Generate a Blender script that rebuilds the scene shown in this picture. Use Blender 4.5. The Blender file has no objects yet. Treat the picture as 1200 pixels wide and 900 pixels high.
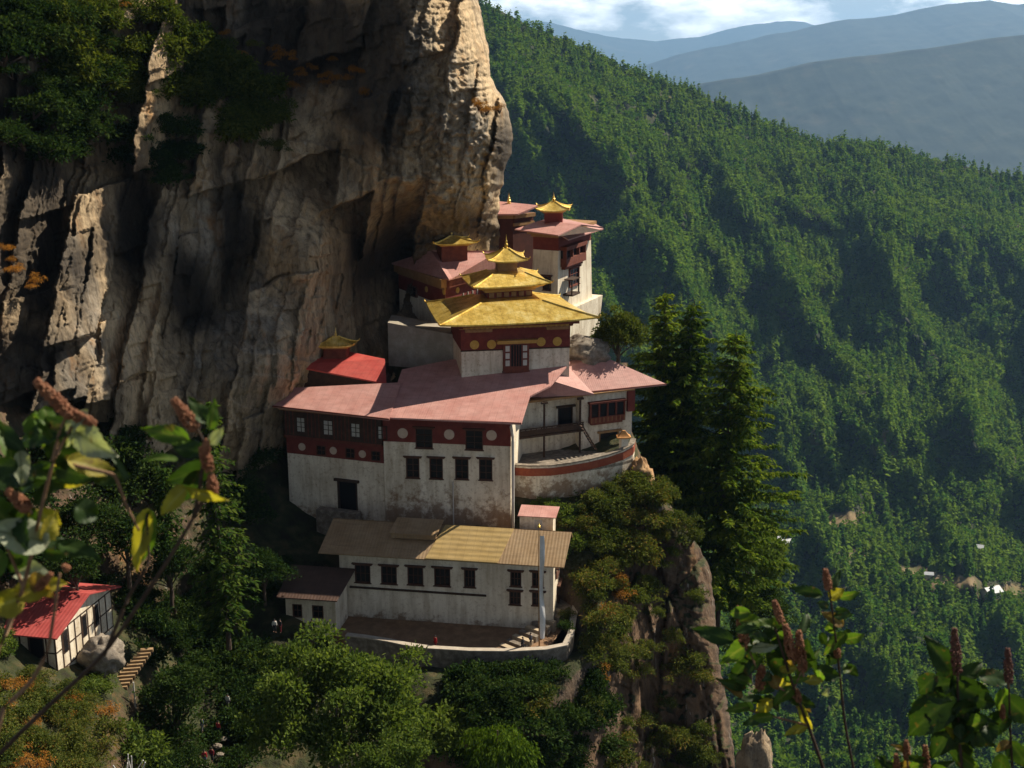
import bpy, math, random
import numpy as np
R = math.radians
random.seed(7)
rng = np.random.default_rng(11)
sc = bpy.context.scene
col = sc.collection

# ------------------------------------------------------------------ camera, sky, sun, exposure
F, PITCH = 1448.0, math.atan((450 - 80) / 1448.0)
CP, SP = math.cos(PITCH), math.sin(PITCH)
cd = bpy.data.cameras.new('camera')
cam = bpy.data.objects.new('camera', cd)
col.objects.link(cam)
cam.location = (0, 0, 0)
cam.rotation_euler = (math.pi / 2 - PITCH, 0, 0)
cd.sensor_width = 36
cd.lens = F / 1200 * 36
cd.clip_start, cd.clip_end = 0.05, 120000
cd.dof.use_dof = True
cd.dof.focus_distance = 150
cd.dof.aperture_fstop = 9
sc.camera = cam

SUN = np.array([0.60, 0.41, 0.69]); SUN /= np.linalg.norm(SUN)
w = bpy.data.worlds.new('World'); sc.world = w; w.use_nodes = True
nt = w.node_tree; nt.nodes.clear()
N = nt.nodes.new; L = nt.links.new
wo = N('ShaderNodeOutputWorld'); bg = N('ShaderNodeBackground'); sky = N('ShaderNodeTexSky')
sky.sky_type = 'NISHITA'; sky.sun_disc = False
sky.sun_elevation = math.asin(SUN[2]); sky.sun_rotation = math.atan2(SUN[0], SUN[1])
sky.altitude = 3000; sky.air_density = 1.0; sky.dust_density = 0.6
bg.inputs['Strength'].default_value = 0.05
tc = N('ShaderNodeTexCoord'); mp = N('ShaderNodeMapping'); mp.inputs['Scale'].default_value = (1, 1, 2.6)
L(tc.outputs['Generated'], mp.inputs['Vector'])
n1 = N('ShaderNodeTexNoise'); n1.inputs['Scale'].default_value = 9.0; n1.inputs['Detail'].default_value = 9; n1.inputs['Roughness'].default_value = .58
L(mp.outputs[0], n1.inputs['Vector'])
cr = N('ShaderNodeValToRGB'); cr.color_ramp.elements[0].position = .45; cr.color_ramp.elements[1].position = .62
L(n1.outputs['Fac'], cr.inputs['Fac'])
sxyz = N('ShaderNodeSeparateXYZ'); L(tc.outputs['Generated'], sxyz.inputs[0])
cm = N('ShaderNodeMapRange'); L(sxyz.outputs['Z'], cm.inputs['Value']); cm.inputs['From Min'].default_value = .16; cm.inputs['From Max'].default_value = .06
cy_ = N('ShaderNodeMapRange'); L(sxyz.outputs['Y'], cy_.inputs['Value']); cy_.inputs['From Min'].default_value = .72; cy_.inputs['From Max'].default_value = .9
cm2 = N('ShaderNodeMath'); cm2.operation = 'MULTIPLY'; L(cm.outputs[0], cm2.inputs[0]); L(cy_.outputs[0], cm2.inputs[1])
cmul = N('ShaderNodeMath'); cmul.operation = 'MULTIPLY'; L(cr.outputs['Color'], cmul.inputs[0]); L(cm2.outputs[0], cmul.inputs[1])
hs = N('ShaderNodeHueSaturation'); hs.inputs['Saturation'].default_value = .62; L(sky.outputs['Color'], hs.inputs['Color'])
mixc = N('ShaderNodeMixRGB'); L(cmul.outputs[0], mixc.inputs['Fac']); L(hs.outputs['Color'], mixc.inputs['Color1'])
mixc.inputs['Color2'].default_value = (36, 35, 34, 1)
L(mixc.outputs['Color'], bg.inputs['Color']); L(bg.outputs[0], wo.inputs['Surface'])

sd = bpy.data.lights.new('sun', 'SUN'); sun = bpy.data.objects.new('sun', sd); col.objects.link(sun)
sd.energy = 5.0; sd.angle = R(0.53); sd.color = (1.0, 0.90, 0.73)
from mathutils import Vector
sun.rotation_euler = Vector(SUN.tolist()).to_track_quat('Z', 'Y').to_euler()
sun.location = (60, 60, 120)

vs = sc.view_settings
vs.view_transform = 'Standard'; vs.look = 'None'; vs.gamma = 1; vs.use_curve_mapping = False
vs.exposure = 0.8
sc.cycles.max_bounces = 6; sc.cycles.transparent_max_bounces = 6; sc.cycles.volume_bounces = 0
sc.cycles.use_denoising = True; sc.cycles.denoising_prefilter = 'ACCURATE'

# ------------------------------------------------------------------ geometry from the place's measured points
def ray(px, py):
    a = (px - 600) / F; b = (450 - py) / F
    return np.array([a, CP + b * SP, -SP + b * CP])
def at_y(px, py, Y):
    d = ray(px, py); return d * (Y / d[1])
def at_z(px, py, Z):
    d = ray(px, py); return d * (Z / d[2])
def proj(P):
    P = np.asarray(P, float); wv = P[..., 1] * CP - P[..., 2] * SP; h = P[..., 1] * SP + P[..., 2] * CP
    return 600 + F * P[..., 0] / wv, 450 - F * h / wv

class MB:
    def __init__(s): s.v = []; s.f = []
    def add(s, V, Fc):
        k = len(s.v); s.v += [tuple(map(float, p)) for p in V]; s.f += [tuple(i + k for i in f) for f in Fc]
    def box8(s, V): s.add(V, [(0, 3, 2, 1), (4, 5, 6, 7), (0, 1, 5, 4), (1, 2, 6, 5), (2, 3, 7, 6), (3, 0, 4, 7)])
    def box(s, c, h, rz=0, taper=1.0):
        ca, sa = math.cos(rz), math.sin(rz); V = []
        for z, t in ((-1, 1), (1, taper)):
            for x, y in ((-1, -1), (1, -1), (1, 1), (-1, 1)):
                X, Y = x * h[0] * t, y * h[1] * t; V.append((c[0] + X * ca - Y * sa, c[1] + X * sa + Y * ca, c[2] + z * h[2]))
        s.box8(V)
    def prism(s, poly, z0, z1, shrink=0.0):
        n = len(poly); P = np.array(poly, float)[:, :2]; c = P.mean(0)
        T_ = c + (P - c) * (1 - shrink)
        V = [(p[0], p[1], z0) for p in P] + [(p[0], p[1], z1) for p in T_]
        s.add(V, [tuple(range(n))[::-1], tuple(range(n, 2 * n))] + [(i, (i + 1) % n, n + (i + 1) % n, n + i) for i in range(n)])
    def tube(s, pts, rad, n=8):
        pts = np.array(pts, float); m = len(pts)
        rad = rad if hasattr(rad, '__len__') else [rad] * m
        V = []; Fc = []
        up0 = None
        for i in range(m):
            t = pts[min(i + 1, m - 1)] - pts[max(i - 1, 0)]; t = t / (np.linalg.norm(t) + 1e-12)
            a = np.array([0, 0, 1.]) if abs(t[2]) < .9 else np.array([1., 0, 0])
            x = np.cross(t, a); x /= np.linalg.norm(x); y = np.cross(t, x)
            for k in range(n):
                g = 2 * math.pi * k / n; V.append(pts[i] + (x * math.cos(g) + y * math.sin(g)) * rad[i])
        for i in range(m - 1):
            for k in range(n):
                Fc.append((i * n + k, i * n + (k + 1) % n, (i + 1) * n + (k + 1) % n, (i + 1) * n + k))
        Fc.append(tuple(range(n))[::-1]); Fc.append(tuple(range((m - 1) * n, m * n)))
        s.add(V, Fc)
    def lathe(s, c, prof, n=12):
        V = []; Fc = []
        for r, z in prof:
            for k in range(n):
                g = 2 * math.pi * k / n; V.append((c[0] + r * math.cos(g), c[1] + r * math.sin(g), c[2] + z))
        for i in range(len(prof) - 1):
            for k in range(n):
                Fc.append((i * n + k, i * n + (k + 1) % n, (i + 1) * n + (k + 1) % n, (i + 1) * n + k))
        Fc += [tuple(range(n))[::-1], tuple(range((len(prof) - 1) * n, len(prof) * n))]
        s.add(V, Fc)
    def solid(s, V, Fc, t):                      # a sheet of faces made t thick, downwards
        V = [np.array(p, float) for p in V]; n = len(V); edges = {}
        for f in Fc:
            for i in range(len(f)):
                e = (f[i], f[(i + 1) % len(f)]); edges[e] = 1
        F2 = [tuple(f) for f in Fc] + [tuple(i + n for i in f)[::-1] for f in Fc]
        for (a, b) in edges:
            if (b, a) not in edges: F2.append((b, a, a + n, b + n))
        s.add(V + [p - np.array([0, 0, t]) for p in V], F2)
    def build(s, name, mat, parent=None, loc=None, smooth=False):
        V = np.array(s.v)
        if parent is not None: o0 = np.array(parent['_o'])
        elif loc is not None: o0 = np.array(loc)
        else: o0 = np.array([V[:, 0].mean(), V[:, 1].mean(), V[:, 2].min()])
        me = bpy.data.meshes.new(name); me.from_pydata((V - o0).tolist(), [], s.f); me.update()
        if smooth: me.polygons.foreach_set('use_smooth', [True] * len(me.polygons))
        o = bpy.data.objects.new(name, me); me.materials.append(mat); col.objects.link(o)
        o['_o'] = o0.tolist()
        if parent is not None:
            o.parent = parent
        else: o.location = o0
        return o

def np_mesh(name, V, Q, mat, tint=None, smooth=False):
    V = np.asarray(V, np.float32); Q = np.asarray(Q, np.int32); k = Q.shape[1]
    me = bpy.data.meshes.new(name); me.vertices.add(len(V)); me.vertices.foreach_set('co', V.ravel())
    me.loops.add(Q.size); me.loops.foreach_set('vertex_index', Q.ravel())
    me.polygons.add(len(Q)); me.polygons.foreach_set('loop_start', np.arange(0, Q.size, k, dtype=np.int32))
    if smooth: me.polygons.foreach_set('use_smooth', np.ones(len(Q), bool))
    if tint is not None:
        a = me.attributes.new('tint', 'FLOAT', 'POINT'); a.data.foreach_set('value', np.asarray(tint, np.float32))
    me.update(calc_edges=True); me.validate()
    if mat: me.materials.append(mat)
    return me
def link(name, me, loc=(0, 0, 0), parent=None, rz=0.0, sc_=1.0):
    o = bpy.data.objects.new(name, me); col.objects.link(o); o.location = loc
    o.rotation_euler = (0, 0, rz); o.scale = (sc_,) * 3 if not hasattr(sc_, '__len__') else sc_
    if parent is not None: o.parent = parent
    o['_o'] = list(map(float, loc))
    return o
def tag(o, label=None, cat=None, group=None, kind=None):
    if label: o['label'] = label
    if cat: o['category'] = cat
    if group: o['group'] = group
    if kind: o['kind'] = kind
    return o
def thing(name, label, cat, loc, group=None):
    o = bpy.data.objects.new(name, None); o.empty_display_size = .5; col.objects.link(o)
    o.location = loc; o['_o'] = list(map(float, loc)); return tag(o, label, cat, group)
def dup(root, loc, rz, scl, label=None, group=None):
    c = root.copy(); col.objects.link(c); c.location = loc; c.rotation_euler = (0, 0, rz); c.scale = scl if hasattr(scl, '__len__') else (scl,) * 3
    for ch in list(root.children):
        d = ch.copy(); col.objects.link(d); d.parent = c
        for g in list(ch.children):
            e = g.copy(); col.objects.link(e); e.parent = d
    if label: c['label'] = label
    if group: c['group'] = group
    return c

# numpy gradient noise
_perm = np.random.default_rng(3).permutation(4096)
_ang = np.random.default_rng(4).random(4096) * 2 * np.pi
def pn(x, y):
    xi = np.floor(x).astype(int); yi = np.floor(y).astype(int); xf = x - xi; yf = y - yi
    def g(a, b, dx, dy):
        h = _ang[_perm[(a + _perm[b & 4095]) & 4095]]; return np.cos(h) * dx + np.sin(h) * dy
    u = xf * xf * xf * (xf * (xf * 6 - 15) + 10); v = yf * yf * yf * (yf * (yf * 6 - 15) + 10)
    a = g(xi, yi, xf, yf); b = g(xi + 1, yi, xf - 1, yf); c = g(xi, yi + 1, xf, yf - 1); d = g(xi + 1, yi + 1, xf - 1, yf - 1)
    return (a + u * (b - a)) * (1 - v) + (c + u * (d - c)) * v
def fbm(x, y, o=5, rough=.5, ridged=False):
    r = 0; a = 1
    for i in range(o):
        n = pn(x + 17.3 * i, y - 9.1 * i)
        r = r + a * ((1 - 2 * np.abs(n)) if ridged else n); x = x * 2; y = y * 2; a *= rough
    return r
def tps(ctrl):
    C = np.array(ctrl, float); P = C[:, :2] / 100.; z = C[:, 2]; n = len(P)
    def U(d2): return np.where(d2 > 1e-12, d2 * np.log(d2 + 1e-12), 0)
    K = U(((P[:, None] - P[None]) ** 2).sum(-1)) + np.eye(n) * .02
    A = np.zeros((n + 3, n + 3)); A[:n, :n] = K; A[:n, n] = 1; A[:n, n + 1:] = P; A[n, :n] = 1; A[n + 1:, :n] = P.T
    sol = np.linalg.solve(A, np.concatenate([z, [0, 0, 0]]))
    def ev(x, y):
        x = np.asarray(x, float) / 100; y = np.asarray(y, float) / 100; r = sol[n] + sol[n + 1] * x + sol[n + 2] * y
        for i in range(n): r = r + sol[i] * U((x - P[i, 0]) ** 2 + (y - P[i, 1]) ** 2)
        return r
    return ev
def rays(px, py):
    a = (px - 600) / F; b = (450 - py) / F
    return np.stack([a + 0 * b, CP + b * SP + 0 * a, -SP + b * CP + 0 * a], -1)
def grid_quads(nr, nc):
    i = np.arange(nr * nc).reshape(nr, nc)
    return np.stack([i[:-1, :-1], i[1:, :-1], i[1:, 1:], i[:-1, 1:]], -1).reshape(-1, 4)

# ------------------------------------------------------------------ materials
class MT:
    def __init__(s, name):
        s.m = bpy.data.materials.new(name); s.m.use_nodes = True; s.t = s.m.node_tree
        s.b = s.t.nodes['Principled BSDF']; s.o = s.t.nodes['Material Output']
        s.b.inputs['Specular IOR Level'].default_value = .25
    def n(s, typ, **kw):
        x = s.t.nodes.new(typ)
        for k, v in kw.items():
            if hasattr(x, k): setattr(x, k, v)
            else: x.inputs[k.replace('_', ' ')].default_value = v
        return x
    def l(s, a, b): s.t.links.new(a, b)
    def coords(s, scale=(1, 1, 1), rot=(0, 0, 0)):
        g = s.n('ShaderNodeNewGeometry'); m = s.n('ShaderNodeMapping'); m.inputs['Scale'].default_value = scale; m.inputs['Rotation'].default_value = rot
        s.l(g.outputs['Position'], m.inputs['Vector']); return m.outputs[0]
    def noise(s, vec, scale, detail=5, rough=.55):
        x = s.n('ShaderNodeTexNoise', Scale=scale, Detail=detail, Roughness=rough); s.l(vec, x.inputs['Vector']); return x.outputs['Fac']
    def ramp(s, fac, stops):
        r = s.n('ShaderNodeValToRGB'); e = r.color_ramp.elements
        while len(e) < len(stops): e.new(.5)
        for i, (p, c) in enumerate(stops): e[i].position = p; e[i].color = tuple(c) + (1,)
        s.l(fac, r.inputs['Fac']); return r.outputs['Color']
    def mix(s, fac, a, b, mode='MIX'):
        x = s.n('ShaderNodeMixRGB', blend_type=mode)
        for sock, v in ((x.inputs['Fac'], fac), (x.inputs['Color1'], a), (x.inputs['Color2'], b)):
            if hasattr(v, 'is_linked'): s.l(v, sock)
            elif hasattr(v, '__len__'): sock.default_value = tuple(v) + (1,)
            else: sock.default_value = v
        return x.outputs['Color']
    def bump(s, h, strength=.4, dist=.1):
        x = s.n('ShaderNodeBump', Strength=strength, Distance=dist); s.l(h, x.inputs['Height']); s.l(x.outputs[0], s.b.inputs['Normal']); return x
    def base(s, c, rough=.8, metal=0):
        if hasattr(c, 'is_linked'): s.l(c, s.b.inputs['Base Color'])
        else: s.b.inputs['Base Color'].default_value = tuple(c) + (1,)
        s.b.inputs['Roughness'].default_value = rough; s.b.inputs['Metallic'].default_value = metal; return s.m

def worn(name, c, c2, scale=.8, rough=.8, metal=0, amount=(.42, .7), stretch=(1, 1, 1), bump=.15):
    m = MT(name); v = m.coords(stretch); f = m.noise(v, scale, 7, .62)
    f2 = m.noise(m.coords(), scale * 7, 3)
    cc = m.ramp(f, [(amount[0], c), (amount[1], c2)])
    cc = m.mix(.35, cc, m.ramp(f2, [(.3, (.55,) * 3), (.7, (1.0,) * 3)]), 'MULTIPLY')
    m.bump(f2, bump, .05); return m.base(cc, rough, metal)
def roof_mat(name, c, c2, ang, spacing=.35, rough=.6, bump=.3, bdir='X'):
    m = MT(name); g = m.coords((1, 1, 1), (0, 0, -ang))
    wv = m.n('ShaderNodeTexWave', wave_type='BANDS', bands_direction=bdir, Scale=math.pi / spacing / 10 * 2 / 2, Distortion=.25, Detail=2)
    m.l(g, wv.inputs['Vector'])
    f = m.noise(m.coords((1, 1, 1)), .35, 8, .65); f3 = m.noise(m.coords((.5, .5, 3)), 1.6, 5)
    cc = m.ramp(f, [(.38, c), (.66, c2)])
    cc = m.mix(.5, cc, m.ramp(f3, [(.3, (.62,) * 3), (.6, (1.0,) * 3)]), 'MULTIPLY')
    bk = m.n('ShaderNodeTexBrick', Scale=1.0); m.l(g, bk.inputs['Vector']); bk.inputs['Color1'].default_value = (.94, .93, .93, 1); bk.inputs['Color2'].default_value = (1.05, 1.05, 1.05, 1); bk.inputs['Mortar'].default_value = (.55, .5, .5, 1)
    bk.inputs['Mortar Size'].default_value = .022; bk.inputs['Brick Width'].default_value = 1.0; bk.inputs['Row Height'].default_value = 3.4; bk.offset = 0.0; cc = m.mix(.5, cc, bk.outputs['Color'], 'MULTIPLY')
    m.bump(wv.outputs['Fac'], bump, .06); return m.base(cc, rough)

def white_mat(name, stain=.5, zmin=None, zmax=None):
    m = MT(name); f = m.noise(m.coords(), .22, 8, .66); st = m.noise(m.coords((1.4, 1.4, .16)), 1.0, 6, .6); fine = m.noise(m.coords(), 2.6, 6, .7)
    c = m.ramp(f, [(.32, (.58, .5, .38)), (.58, (.77, .69, .55))])
    c = m.mix(.6, c, m.ramp(st, [(.34, (.55, .48, .4)), (.56, (1, 1, 1))]), 'MULTIPLY')
    c = m.mix(stain, c, m.ramp(fine, [(.36, (.42, .3, .2)), (.47, (1, 1, 1))]), 'MULTIPLY')
    if zmin is not None:                             # splashed, flaking plaster near the foot of the wall
        g = m.n('ShaderNodeNewGeometry'); sx = m.n('ShaderNodeSeparateXYZ'); m.l(g.outputs['Position'], sx.inputs[0])
        mr = m.n('ShaderNodeMapRange'); m.l(sx.outputs['Z'], mr.inputs['Value'])
        mr.inputs['From Min'].default_value = zmin; mr.inputs['From Max'].default_value = zmax; mr.inputs['To Min'].default_value = .24; mr.inputs['To Max'].default_value = -.1
        ad = m.n('ShaderNodeMath', operation='ADD'); m.l(m.noise(m.coords(), .75, 8, .7), ad.inputs[0]); m.l(mr.outputs[0], ad.inputs[1])
        c = m.mix(m.ramp(ad.outputs[0], [(.55, (0, 0, 0)), (.68, (.8,) * 3)]), c, (.2, .115, .06))
    m.bump(fine, .25, .05); return m.base(c, .9)

M = {}
M['white'] = white_mat('whitewash')
M['red_band'] = worn('red_ochre_band', (.15, .03, .022), (.21, .05, .035), 1.0)
M['timber'] = worn('dark_timber', (.045, .026, .017), (.085, .048, .03), 1.5)
M['timber_red'] = worn('red_timber', (.13, .035, .022), (.2, .06, .035), 1.5)
M['ochre'] = worn('ochre_timber', (.28, .15, .06), (.36, .22, .1), 1.2)
M['yellow'] = worn('yellow_paint', (.45, .25, .06), (.55, .33, .09), 1.5)
M['pink_roof'] = roof_mat('faded_red_metal_roof', (.43, .205, .175), (.50, .275, .24), R(-8), .3, bump=.12)
M['pink_roof_right'] = roof_mat('faded_red_metal_roof_right', (.43, .205, .175), (.49, .265, .23), R(18), .3, bump=.12)
M['red_roof'] = roof_mat('bright_red_metal_roof', (.40, .05, .04), (.46, .09, .07), R(-20), .4, bump=.12)
m = MT('gilded_metal'); g = m.coords((1, 1, 1), (0, 0, -R(10))); f = m.noise(m.coords(), .7, 8, .68); f2 = m.noise(m.coords((1, 1, .5)), 2.5, 5)
bk = m.n('ShaderNodeTexBrick', Scale=1.0); m.l(g, bk.inputs['Vector']); bk.offset = 0.0; bk.inputs['Color1'].default_value = (.92, .92, .92, 1); bk.inputs['Color2'].default_value = (1.05, 1.05, 1.05, 1); bk.inputs['Mortar'].default_value = (.5, .45, .35, 1)
bk.inputs['Mortar Size'].default_value = .025; bk.inputs['Brick Width'].default_value = .9; bk.inputs['Row Height'].default_value = 2.6
cc = m.ramp(f, [(.34, (.5, .31, .06)), (.5, (.78, .54, .12)), (.66, (.92, .72, .27))]); cc = m.mix(.5, cc, bk.outputs['Color'], 'MULTIPLY'); cc = m.mix(.4, cc, m.ramp(f2, [(.35, (.6, .55, .45)), (.55, (1, 1, 1))]), 'MULTIPLY')
m.bump(f2, .08, .05); M['gold'] = m.base(cc, .36, .65)
M['tan_roof'] = roof_mat('tan_metal_roof', (.27, .175, .09), (.34, .235, .135), R(-9), .4)
M['yellow_roof'] = roof_mat('ochre_sheet_roof', (.36, .245, .09), (.43, .305, .13), R(-9), .75, bump=.5, bdir='Y')
M['dark_roof'] = roof_mat('brown_sheet_roof', (.07, .04, .03), (.1, .06, .045), R(-9), .4)
M['glass'] = MT('dark_window_glass').base((.012, .012, .014), .25)
M['lattice_white'] = worn('white_lattice', (.5, .48, .42), (.62, .6, .54), 2)
M['stone'] = worn('stone_wall', (.16, .13, .1), (.34, .29, .23), 1.6, bump=.6)
M['earth'] = worn('bare_earth', (.19, .11, .06), (.3, .18, .1), .9, bump=.5)
M['medal'] = worn('pale_disc', (.55, .42, .32), (.62, .5, .4), 2)
M['gold_disc'] = worn('gold_disc', (.5, .3, .06), (.6, .38, .1), 2)
M['pipe'] = worn('pipe', (.5, .47, .42), (.58, .55, .5), 2)
M['cloth_white'] = worn('white_cloth', (.68, .66, .63), (.8, .78, .75), 1.2)
# ------------------------------------------------------------------ terrain
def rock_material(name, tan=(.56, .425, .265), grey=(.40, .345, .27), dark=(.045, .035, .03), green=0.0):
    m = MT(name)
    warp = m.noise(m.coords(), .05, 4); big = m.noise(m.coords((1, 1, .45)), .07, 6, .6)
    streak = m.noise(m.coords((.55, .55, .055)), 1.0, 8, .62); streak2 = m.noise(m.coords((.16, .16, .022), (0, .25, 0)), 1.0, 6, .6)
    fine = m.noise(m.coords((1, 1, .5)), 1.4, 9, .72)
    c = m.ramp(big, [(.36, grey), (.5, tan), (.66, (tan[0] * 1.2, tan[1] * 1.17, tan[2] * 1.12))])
    c = m.mix(.5, c, m.ramp(streak2, [(.38, (.2, .17, .155)), (.53, (1, 1, 1))]), 'MULTIPLY')
    c = m.mix(.6, c, m.ramp(streak, [(.36, (.28, .25, .23)), (.5, (1, 1, 1)), (.7, (1.15, 1.1, 1.05))]), 'MULTIPLY')
    c = m.mix(.62, c, m.ramp(fine, [(.36, (.25, .22, .2)), (.47, (.85, .84, .82)), (.62, (1.15, 1.13, 1.1))]), 'MULTIPLY')
    vein = m.noise(m.coords((1.6, 1.6, .7), (.3, .5, 0)), 3.2, 8, .75); c = m.mix(.5, c, m.ramp(vein, [(.38, (.3, .27, .25)), (.46, (1, 1, 1))]), 'MULTIPLY')
    lime = m.noise(m.coords((.8, .8, .05)), 1.3, 5, .6); c = m.mix(m.ramp(lime, [(.63, (0, 0, 0)), (.7, (.55,) * 3)]), c, (.5, .45, .38))
    rust = m.noise(m.coords((1, 1, .6)), .16, 7, .7)
    c = m.mix(m.ramp(rust, [(.57, (0, 0, 0)), (.68, (.7,) * 3)]), c, (.34, .17, .06))
    at = m.n('ShaderNodeAttribute'); at.attribute_name = 'tint'          # black lichen and water stain, plus gully and overhang shade painted in
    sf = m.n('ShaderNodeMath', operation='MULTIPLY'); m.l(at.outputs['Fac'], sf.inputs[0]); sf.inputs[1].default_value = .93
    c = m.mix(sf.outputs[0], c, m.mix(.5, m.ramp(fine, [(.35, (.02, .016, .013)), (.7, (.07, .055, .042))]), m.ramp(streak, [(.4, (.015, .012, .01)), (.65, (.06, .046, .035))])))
    if green:
        g = m.n('ShaderNodeNewGeometry'); s = m.n('ShaderNodeSeparateXYZ'); m.l(g.outputs['Normal'], s.inputs[0])
        a = m.n('ShaderNodeMath', operation='MULTIPLY_ADD'); m.l(fine, a.inputs[0]); a.inputs[1].default_value = .6; m.l(s.outputs['Z'], a.inputs[2])
        sx = m.ramp(m.noise(m.coords(), .5, 6), [(.35, (.022, .02, .01)), (.5, (.035, .042, .014)), (.62, (.075, .06, .026))])
        c = m.mix(m.ramp(a.outputs[0], [(green, (0, 0, 0)), (green + .22, (1, 1, 1))]), c, sx)
    ad = m.n('ShaderNodeMath', operation='ADD'); m.l(fine, ad.inputs[0]); m.l(streak, ad.inputs[1])
    m.bump(ad.outputs[0], .9, .45); return m.base(c, .92)
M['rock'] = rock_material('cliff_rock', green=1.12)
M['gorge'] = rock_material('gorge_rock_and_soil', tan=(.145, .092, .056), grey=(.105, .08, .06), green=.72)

def slabs(px, py, n, sx, sy, seed, tilt, offs, shear=0.0):
    """broken rock: elongated cells, each a tilted facet pushed in or out, with cracks between them"""
    r = np.random.default_rng(seed); x = (px + shear * py) / sx; y = py / sy
    x = x + .1 * fbm(px / 90., py / 140., 3); y = y + .14 * fbm(px / 80. + 9, py / 120., 3)
    x0, x1, y0, y1 = x.min(), x.max(), y.min(), y.max()
    S = np.stack([r.uniform(x0, x1, n), r.uniform(y0, y1, n)], 1)
    f1 = np.full(x.shape, 1e9); f2 = np.full(x.shape, 1e9); idx = np.zeros(x.shape, int)
    for i, (a, b) in enumerate(S):
        d = (x - a) ** 2 + (y - b) ** 2; m = d < f1
        f2 = np.where(m, f1, np.minimum(f2, d)); idx = np.where(m, i, idx); f1 = np.where(m, d, f1)
    gx = r.normal(0, tilt, n); gy = r.normal(0, tilt, n); of = r.normal(0, offs, n)
    crack = np.clip((np.sqrt(f2) - np.sqrt(f1)) / .07, 0, 1)
    return of[idx] + gx[idx] * (x - S[idx, 0]) + gy[idx] * (y - S[idx, 1]) , crack

def blocks(px, py, seed, w0, w1, h0, h1, shear, bias, tilt, offs):
    """jointed rock: irregular columns, each broken across into blocks that step in or out and lean their own way"""
    r = np.random.default_rng(seed); x = px + shear * py + 9 * fbm(px / 70., py / 60., 3) + 2.5 * fbm(px / 11., py / 11., 3); y = py + 10 * fbm(px / 60. + 4, py / 70., 3) + .3 * px
    xb = [x.min() - 1]
    while xb[-1] < x.max() + w1: xb.append(xb[-1] + r.uniform(w0, w1))
    ci = np.clip(np.searchsorted(xb, x.ravel()).reshape(x.shape) - 1, 0, len(xb) - 2); out = np.zeros_like(x); xb = np.array(xb)
    u = (x - xb[ci]) / (xb[ci + 1] - xb[ci])
    for c in range(len(xb) - 1):
        m = ci == c
        if not m.any(): continue
        yb = [y.min() - r.uniform(0, h1)]
        while yb[-1] < y.max() + h1: yb.append(yb[-1] + r.uniform(h0, h1))
        yb = np.array(yb); bi = np.clip(np.searchsorted(yb, y[m]) - 1, 0, len(yb) - 2); n = len(yb); v = (y[m] - yb[bi]) / (yb[bi + 1] - yb[bi])
        out[m] = r.normal(0, offs, n)[bi] + r.normal(0, offs) + r.normal(bias, tilt, n)[bi] * (u[m] - .5) + r.normal(-.6 * bias, tilt, n)[bi] * (v - .5)
    return out

CL = tps([(-200, -200, 128), (-200, 100, 124), (-200, 450, 112), (0, -200, 152), (0, 0, 146), (0, 250, 137), (0, 450, 132), (0, 620, 128), (100, 0, 160), (100, 200, 155), (100, 350, 146),
          (80, 420, 139), (130, 480, 143), (200, -150, 178), (200, 0, 171), (200, 120, 167), (160, 230, 163), (200, 300, 162), (200, 400, 157), (230, 480, 156), (200, 620, 156), (300, 0, 178), (300, 90, 175),
          (260, 200, 168), (280, 300, 165), (300, 170, 169), (310, 330, 168), (350, 200, 173), (360, 300, 163), (340, 400, 160), (330, 450, 161), (400, 0, 179), (400, 110, 177), (400, 200, 179), (420, 300, 178),
          (400, 380, 173), (400, 450, 174), (400, 620, 172), (450, 60, 175), (450, 160, 171), (450, 235, 173), (470, 275, 184), (450, 330, 188), (470, 390, 186), (490, 100, 167), (520, 30, 169), (530, 100, 167),
          (520, 180, 170), (525, 235, 174), (540, 275, 188), (570, 30, 181), (575, 150, 173), (590, 150, 178), (570, 215, 179), (560, 300, 196), (580, 250, 190), (520, 480, 186), (560, 620, 180), (400, -200, 186), (560, -200, 190)])
EDGE_Y = [-200, 0, 20, 60, 90, 104, 122, 150, 180, 200, 230, 255, 290, 400, 640]
EDGE_X = [552, 561, 566, 573, 575, 583, 592, 601, 599, 592, 586, 583, 591, 600, 600]
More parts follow.
